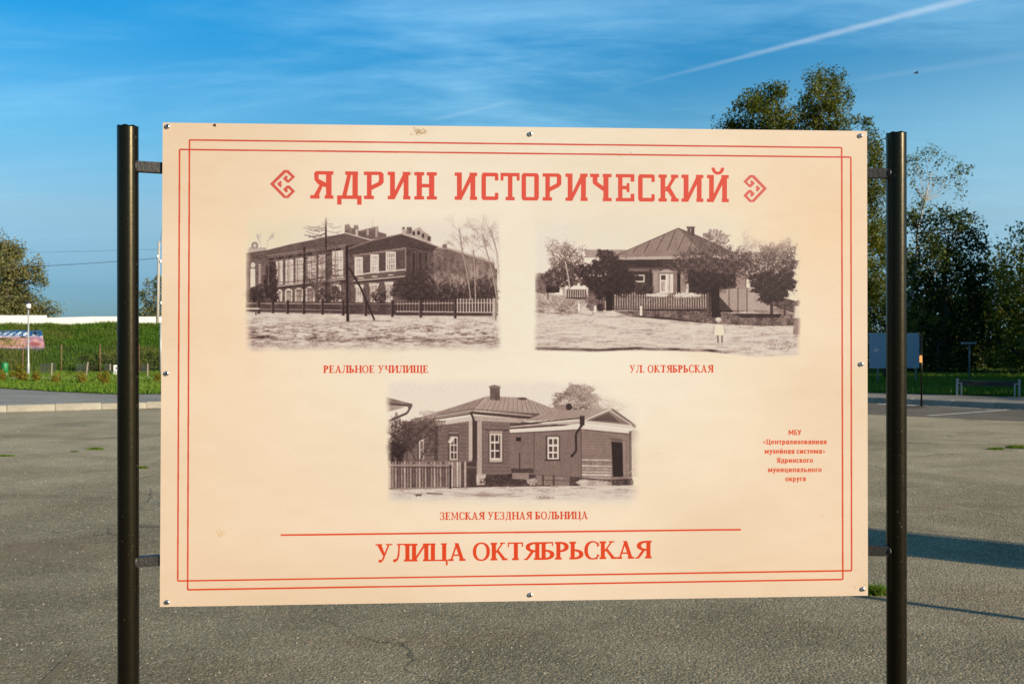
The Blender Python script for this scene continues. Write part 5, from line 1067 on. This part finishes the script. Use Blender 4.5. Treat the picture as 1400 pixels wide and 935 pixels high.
# ---------------------------------------------------------------- foliage
def clump_leaves(centres, rad, per, size, droop=0., flat=1.0):
    """quads scattered in little clusters round every centre"""
    n = len(centres)*per; c = np.repeat(centres, per, 0); r_ = np.repeat(rad, per)
    d = rng.normal(size=(n, 3)); d /= np.linalg.norm(d, axis=1)[:, None]; q = rng.random(n)**.45
    p = c+d*(q*r_)[:, None]*np.array((1, 1, flat)); p[:, 2] -= droop*np.abs(rng.normal(size=n))*r_
    a = rng.normal(size=(n, 3)); a /= np.linalg.norm(a, axis=1)[:, None]; b = np.cross(a, rng.normal(size=(n, 3))); b /= np.linalg.norm(b, axis=1)[:, None]
    s = size*(.55+.9*rng.random(n)); a = a*(s*.5)[:, None]; b = b*(s*.32)[:, None]
    v = np.stack([p-a, p+b, p+a, p-b], 1); return v.reshape(-1, 3)
def tree(name, label, cat, base, blobs, mat, bark, trunk_r, dens=1., size=.15, droop=0., crad=.42, per=22, group=None, limbs=True, lean=0., stuffing=.45):
    """blobs: (x, y, z, rx, rz) in world units; the crown is clusters of leaves on twigs that grow from the limbs"""
    r = empty(name, base); tag(r, label, cat, group); base = Vector(base); cen = []; rad = []
    tb = MB(); top = max(b[2] for b in blobs); mx = sum(b[0]*b[3] for b in blobs)/sum(b[3] for b in blobs)
    tip = Vector((mx-base.x, 0, (top-base.z)*.9)); n = 7; tp = [Vector((tip.x*(i/n)**1.5+.12*math.sin(i*1.9+base.x), .1*math.sin(i*1.3), tip.z*i/n)) for i in range(n+1)]; tp[0] = Vector((0, 0, -.2))
    tb.tube(tp, [trunk_r*(1.25 if i == 0 else 1-.88*i/n) for i in range(n+1)], 9)
    lb = MB(); tw = MB()
    for (x, y, z, rx, rz) in blobs:
        c = Vector((x, y, z))-base; h = max(.12*tip.z, min(c.z-rz*.8, tip.z*.85)); i = min(n-1, int(h/tip.z*n)); s0 = tp[i].lerp(tp[i+1], max(0, h/tip.z*n-i)); rr = trunk_r*max(.12, 1-.88*h/tip.z)*.55
        pts = [s0.lerp(c, t)+Vector((0, 0, -.18*(c-s0).length*math.sin(math.pi*t)*.4)) for t in (0, .3, .6, .85, 1)]
        if limbs: lb.tube(pts, [rr, rr*.8, rr*.6, rr*.4, rr*.2], 6, False)
        vol = rx*rx*rz; k = max(6, int(dens*20*vol**.78)); ry = rx*.9
        for j in range(k):
            d = rng.normal(size=3); d /= np.linalg.norm(d); q = rng.random()**stuffing*(1+.10*math.sin(d[0]*5+x)+.12*math.sin(d[2]*7+z)); e = Vector((d[0]*rx*q, d[1]*ry*q, d[2]*rz*q)); cp = c+e
            cen.append(tuple(cp)); rad.append(crad*(.55+.8*rng.random()))
            if limbs and j % 9 == 0: m_ = c.lerp(cp, .55)+Vector((0, 0, .1)); tw.tube([c+e*.12, m_, cp], [rr*.22+.008, rr*.13+.006, .005], 3, False)
    v = clump_leaves(np.array(cen), np.array(rad), per, size, droop)
    # one tone per cluster, varied leaf by leaf
    tn = np.clip(np.repeat(rng.random(len(cen))*.6, per)+rng.random(len(cen)*per)*.4, 0, 1)
    tb.build('trunk', bark, r, True)
    if limbs: tag(lb.build('limbs', bark, r, True), kind='stuff'); tag(tw.build('twigs', bark, r), kind='stuff')
    o = bulk('crown', v, 4, mat, r, tn)
    return r
def B(px_, py, rx, ry, D, jit=0.):
    D2 = D+jit; p = atD(px_, py, D2); return (p.x, p.y, p.z, rx*D2/F, ry*D2/F)
def shiftbase(x, y): return (x, y, G_LAWN if y < 48 else .14)
m_birch = leaf_mat('birch_leaves', (.030, .052, .008), (.075, .095, .010), (.17, .15, .018), .38, .35)
m_dark = leaf_mat('dark_leaves', (.010, .022, .006), (.030, .054, .008), (.085, .095, .014), .25, .35)
m_yel = leaf_mat('yellowish_leaves', (.045, .075, .010), (.10, .13, .014), (.20, .19, .022), .4, .5)
m_wil = leaf_mat('willow_leaves', (.075, .10, .045), (.15, .155, .06), (.22, .175, .055), .4, .45)
m_bush = leaf_mat('bush_leaves', (.045, .06, .008), (.10, .10, .014), (.16, .12, .02), .35, .5)
T1 = 55.
tree('birch_tree', 'tallest birch with a split bushy top rising above the right end of the board', 'tree', (atD(1112, 400, T1).x, T1, .12),
     [B(1003, 168, 20, 16, T1), B(1022, 142, 24, 20, T1, -1), B(1000, 190, 20, 22, T1, 1), B(1045, 132, 24, 20, T1, .5), B(1068, 118, 14, 16, T1), B(1060, 160, 30, 24, T1, -1), B(1083, 170, 20, 22, T1, 1), B(1035, 180, 34, 22, T1),
      B(1112, 112, 15, 20, T1), B(1135, 108, 18, 16, T1, 1), B(1122, 140, 28, 26, T1, -1), B(1146, 130, 20, 24, T1), B(1100, 150, 16, 22, T1, 1), B(1145, 165, 22, 28, T1, -1), B(1118, 180, 28, 26, T1), B(1180, 168, 12, 12, T1), B(1188, 195, 18, 22, T1, 1), B(1200, 215, 14, 22, T1),
      B(1060, 230, 60, 44, T1), B(1130, 240, 60, 48, T1), B(1192, 258, 26, 40, T1), B(1040, 300, 60, 55, T1), B(1130, 320, 70, 60, T1), B(1196, 320, 24, 40, T1, 1), B(1194, 380, 26, 40, T1)], m_birch, MT['birch_bark'], .26, 2.3, .125, .45, .42, 44)
T2 = 52.
tree('birch_tree', 'thin airy birch with hanging twigs just right of the right black post', 'tree', (atD(1236, 400, T2).x, T2, .12),
     [B(1252, 212, 16, 10, T2), B(1270, 204, 14, 9, T2), B(1287, 214, 14, 12, T2), B(1260, 232, 16, 12, T2), B(1303, 232, 12, 9, T2), B(1320, 226, 9, 5, T2), B(1312, 248, 9, 13, T2), B(1284, 240, 15, 9, T2), B(1252, 256, 12, 14, T2), B(1240, 225, 10, 26, T2), B(1244, 285, 12, 16, T2), B(1265, 275, 14, 8, T2)],
     m_birch, MT['birch_bark'], .16, 1.7, .11, .9, .34, 20)
T3 = 49.
tree('broadleaf_tree', 'dark bushy tree with rounded crown right of the black post', 'tree', (atD(1290, 400, T3).x, T3, .12),
     [B(1248, 300, 14, 20, T3), B(1262, 310, 20, 22, T3, 1), B(1290, 300, 20, 22, T3), B(1312, 300, 18, 18, T3, -1), B(1330, 316, 18, 20, T3), B(1344, 325, 11, 16, T3), B(1272, 345, 30, 34, T3, -1), B(1310, 345, 34, 36, T3), B(1338, 362, 22, 34, T3, 1), B(1256, 380, 28, 36, T3), B(1298, 398, 44, 42, T3), B(1340, 410, 32, 44, T3), B(1270, 440, 44, 40, T3, 1), B(1320, 455, 50, 40, T3), B(1250, 480, 40, 34, T3, 1), B(1300, 492, 50, 26, T3)],
     m_dark, MT['bark'], .30, 1.6, .14, .15, .46, 34)
T4 = 47.
tree('broadleaf_tree', 'yellow green tree at the right edge of the picture', 'tree', (atD(1408, 400, T4).x, T4, .12),
     [B(1378, 336, 12, 14, T4), B(1396, 322, 16, 16, T4, 1), B(1372, 358, 14, 18, T4), B(1400, 350, 24, 24, T4), B(1425, 330, 26, 30, T4), B(1386, 385, 26, 26, T4, -1), B(1420, 385, 36, 34, T4), B(1376, 420, 26, 30, T4), B(1410, 440, 44, 40, T4), B(1380, 475, 36, 34, T4), B(1430, 490, 44, 34, T4), B(1460, 350, 34, 50, T4), B(1470, 440, 40, 60, T4)],
     m_yel, MT['bark'], .28, 1.4, .14, .2, .44, 32)
T5 = 59.
tree('broadleaf_tree', 'deep green tree filling the gap behind the right black post', 'tree', (atD(1225, 400, T5).x, T5, .12),
     [B(1215, 330, 26, 40, T5), B(1232, 380, 34, 50, T5), B(1200, 430, 40, 50, T5), B(1250, 450, 50, 50, T5), B(1210, 490, 50, 34, T5), B(1300, 430, 60, 60, T5), B(1300, 490, 70, 34, T5), B(1360, 400, 40, 50, T5), B(1350, 470, 60, 44, T5), B(1400, 480, 60, 44, T5), B(1420, 420, 60, 50, T5), B(1160, 420, 50, 80, T5)], m_dark, MT['bark'], .3, 1.2, .2, .1, .55, 20)
tree('broadleaf_tree', 'tree whose topmost leaves just show above the board left of the birch', 'tree', (atD(962, 400, 62.).x, 62., .12),
     [B(941, 190, 8, 11, 62.), B(962, 196, 10, 12, 62.), B(975, 200, 10, 16, 62.), B(960, 250, 40, 50, 62.), B(950, 340, 60, 60, 62.), B(960, 430, 60, 60, 62.)], m_birch, MT['bark'], .25, .8, .14, .3, .4, 18)
tree('bush', 'olive green bush with fine twigs above the blank board', 'bush', (atD(1212, 400, 40.).x, 40., .14),
     [B(1200, 405, 14, 20, 40.), B(1215, 428, 18, 22, 40.), B(1244, 425, 20, 20, 40.), B(1262, 430, 18, 22, 40.), B(1276, 440, 12, 14, 40.), B(1250, 452, 22, 18, 40.), B(1205, 462, 22, 26, 40.), B(1230, 485, 30, 22, 40.), B(1190, 440, 16, 34, 40.)], m_bush, MT['bark'], .07, 1.3, .09, .1, .26, 20)
# trees outside the picture on the right: they shade the bench and the pavement
for i, (x, y, h, lab) in enumerate(((20.2, 30.2, 9.5, 'smallest'), (25.5, 21.5, 13, 'nearest'), (27.5, 27.3, 15, 'second'), (36, 22, 14, 'third'), (25, 33, 13, 'fourth'), (30, 44, 12, 'fifth'), (43, 30, 16, 'sixth'))):
    bl = [(x+rng.normal()*h*.10, y+rng.normal()*h*.10, h*(.14+.13*j), h*(.24-.018*j)*(1.05-.1*rng.random()), h*.14) for j in range(6)]
    tree('broadleaf_tree', lab+' leafy tree of the grove that goes on outside the picture at right', 'tree', (x, y, .12), bl, m_dark, MT['bark'], .3, .8, .34, .1, .75, 16, 'trees outside the picture on the right', limbs=False)
# willow and its neighbour far left
TW = 96.
tree('willow_tree', 'big grey green willow beyond the white wall at the left edge', 'tree', (atD(8, 400, TW).x, TW, 2.),
     [B(4, 336, 18, 18, TW), B(-22, 340, 30, 26, TW), B(20, 345, 15, 18, TW, 1), B(2, 366, 24, 22, TW, -1), B(27, 368, 14, 16, TW), B(50, 360, 9, 9, TW), B(45, 378, 13, 12, TW), B(59, 382, 8, 9, TW), B(-15, 385, 34, 30, TW), B(22, 395, 26, 20, TW, 1), B(5, 415, 36, 22, TW), B(45, 410, 16, 12, TW), B(52, 425, 16, 12, TW), B(72, 420, 9, 9, TW), B(30, 430, 36, 14, TW), B(-30, 425, 40, 24, TW)],
     m_wil, MT['bark'], .5, .8, .22, .35, .75, 40)
tree('willow_tree', 'loose grey green tree behind the utility pole at the left board edge', 'tree', (atD(212, 400, 92.).x, 92., 2.),
     [B(208, 390, 9, 9, 92.), B(198, 402, 7, 8, 92.), B(214, 405, 12, 12, 92.), B(203, 420, 10, 10, 92.), B(225, 385, 12, 14, 92.), B(236, 405, 18, 22, 92.), B(216, 428, 22, 10, 92.), B(195, 428, 8, 8, 92.)], m_wil, MT['bark'], .25, .9, .20, .35, .6, 32)
# saplings and small shrubs on the lawn
m_sap = leaf_mat('sapling_leaves', (.10, .15, .015), (.22, .22, .02), (.30, .13, .03), .45, .6)
def sapling(px_, py, wpx, hpx, label):
    b = at(px_, py, G_LAWN+.02); k = b.y/F; w, h = wpx*k, hpx*k; r = empty('sapling', b); tag(r, label, 'sapling', 'young shrubs on the lawn'); st = MB(); c = []
    for j in range(9):
        t_ = rng.random()*6.28; tip = Vector((math.cos(t_)*w*.45*rng.random(), math.sin(t_)*w*.3, h*(.5+.5*rng.random()))); st.tube([(0, 0, -.03), tip*.5+Vector((0, 0, .05)), tip], [.012, .008, .003], 4, False)
        for q in (.35, .6, .8, 1.): c.append(tuple(tip*q))
    tag(st.build('stems', MT['bark'], r), kind='stuff'); bulk('leaves', clump_leaves(np.array(c), np.full(len(c), .11), 13, .065), 4, m_sap, r, rng.random(len(c)*13))
for a in ((26.5, 521, 10, 22, 'taller yellowish sapling between the bin and the lamp post'), (3, 522, 12, 14, 'orange tinted shrub at the far left corner of the lawn'), (50, 522, 11, 12, 'low reddish shrub right of the lamp post'), (34, 521, 9, 11, 'low yellow shrub at the foot of the lamp post'), (77, 525, 13, 14, 'russet and yellow shrub left of the mesh fence post'), (112, 524.5, 14, 15, 'russet shrub below the leaning stake'), (145, 527, 20, 20, 'yellow orange shrub just left of the black post'), (127, 509, 8, 11, 'small sapling beyond the edging left of the notice'), (214, 524, 10, 12, 'small reddish shrub beside the board edge'), (138, 521, 12, 10, 'low yellow shrub beside the black post'), (17, 517, 7, 8, 'tiny green shrub right of the bin')): sapling(*a)
# dark hedge behind the netting
hc = []
for x in np.arange((110-700)/F*46.8, (330-700)/F*46.8, .12): hc += [(x, 46.9+rng.normal()*.15, G_LAWN+.1+.75*rng.random()) for _ in range(3)]
hd = bulk('hedge', clump_leaves(np.array(hc), np.full(len(hc), .2), 12, .12), 4, m_dark, None, rng.random(len(hc)*12)); tag(hd, 'low dark hedge at the foot of the bank behind the saplings', 'hedge')
# weed tufts on the asphalt
def weed(px_, py, wpx, hpx, label, n=260):
    b = at(px_, py, 0); k = b.y/F; x = b.x+np.clip(rng.normal(size=n), -2, 2)*wpx*k*.24; y = b.y+rng.normal(size=n)*wpx*k*.10; h = hpx*k*(.3+.8*rng.random(n)); t = rng.random(n)*3.14; w_ = .006+.0012*b.y
    v = np.empty((n, 3, 3)); v[:, 0] = np.stack([x-np.cos(t)*w_/2, y-np.sin(t)*w_/2, 0*x], 1); v[:, 1] = np.stack([x+np.cos(t)*w_/2, y+np.sin(t)*w_/2, 0*x], 1); v[:, 2] = np.stack([x+rng.normal(size=n)*h*.6, y+rng.normal(size=n)*h*.6, h], 1)
    v = v.reshape(-1, 3)-np.array(b); o = bulk('weed_tuft', v, 3, m_gr, None, rng.random(n)); o.location = b; tag(o, label, 'weed', 'weeds growing in cracks of the asphalt')
weed(1196, 812, 34, 14, 'largest weed tuft, sticking out under the lower right board corner', 700); weed(1362, 614.5, 22, 4, 'left of two low weed tufts on the asphalt at right'); weed(1389, 612.5, 24, 5, 'right of two low weed tufts on the asphalt at right')
weed(131, 614.5, 20, 3.5, 'small weed tuft on the asphalt left of the left black post'); weed(8, 623.5, 22, 2.5, 'flat weed streak at the left edge of the picture'); weed(196, 640, 12, 3.5, 'tiny weed tuft between the left black post and the board'); weed(102, 617.5, 12, 2, 'faint weed streak left of the small tuft', 120)
# bird
p = atD(1253, 100, 60); r = empty('bird', p); tag(r, 'tiny dark bird high in the blue sky at upper right', 'bird')
MB().lathe([(.01, -.16), (.045, -.08), (.055, .0), (.035, .09), (.01, .14)], (0, 0, 0), 8, 'x').build('body', MT['bird'], r, True)
for sy in (-1, 1): mb = MB(); mb.v = [(-.05, 0, .02), (.06, 0, .02), (.03, sy*.16, .07), (-.05, sy*.17, .06), (-.10, sy*.33, .02), (-.05, 0, .0), (.06, 0, .0), (.02, sy*.16, .055), (-.05, sy*.17, .05)]; mb.f = [(0, 1, 2, 3), (3, 2, 4), (5, 8, 7, 6), (8, 4, 7), (1, 6, 7, 2), (2, 7, 4), (0, 3, 8, 5), (3, 4, 8)]; mb.build('wing', MT['bird'], r)
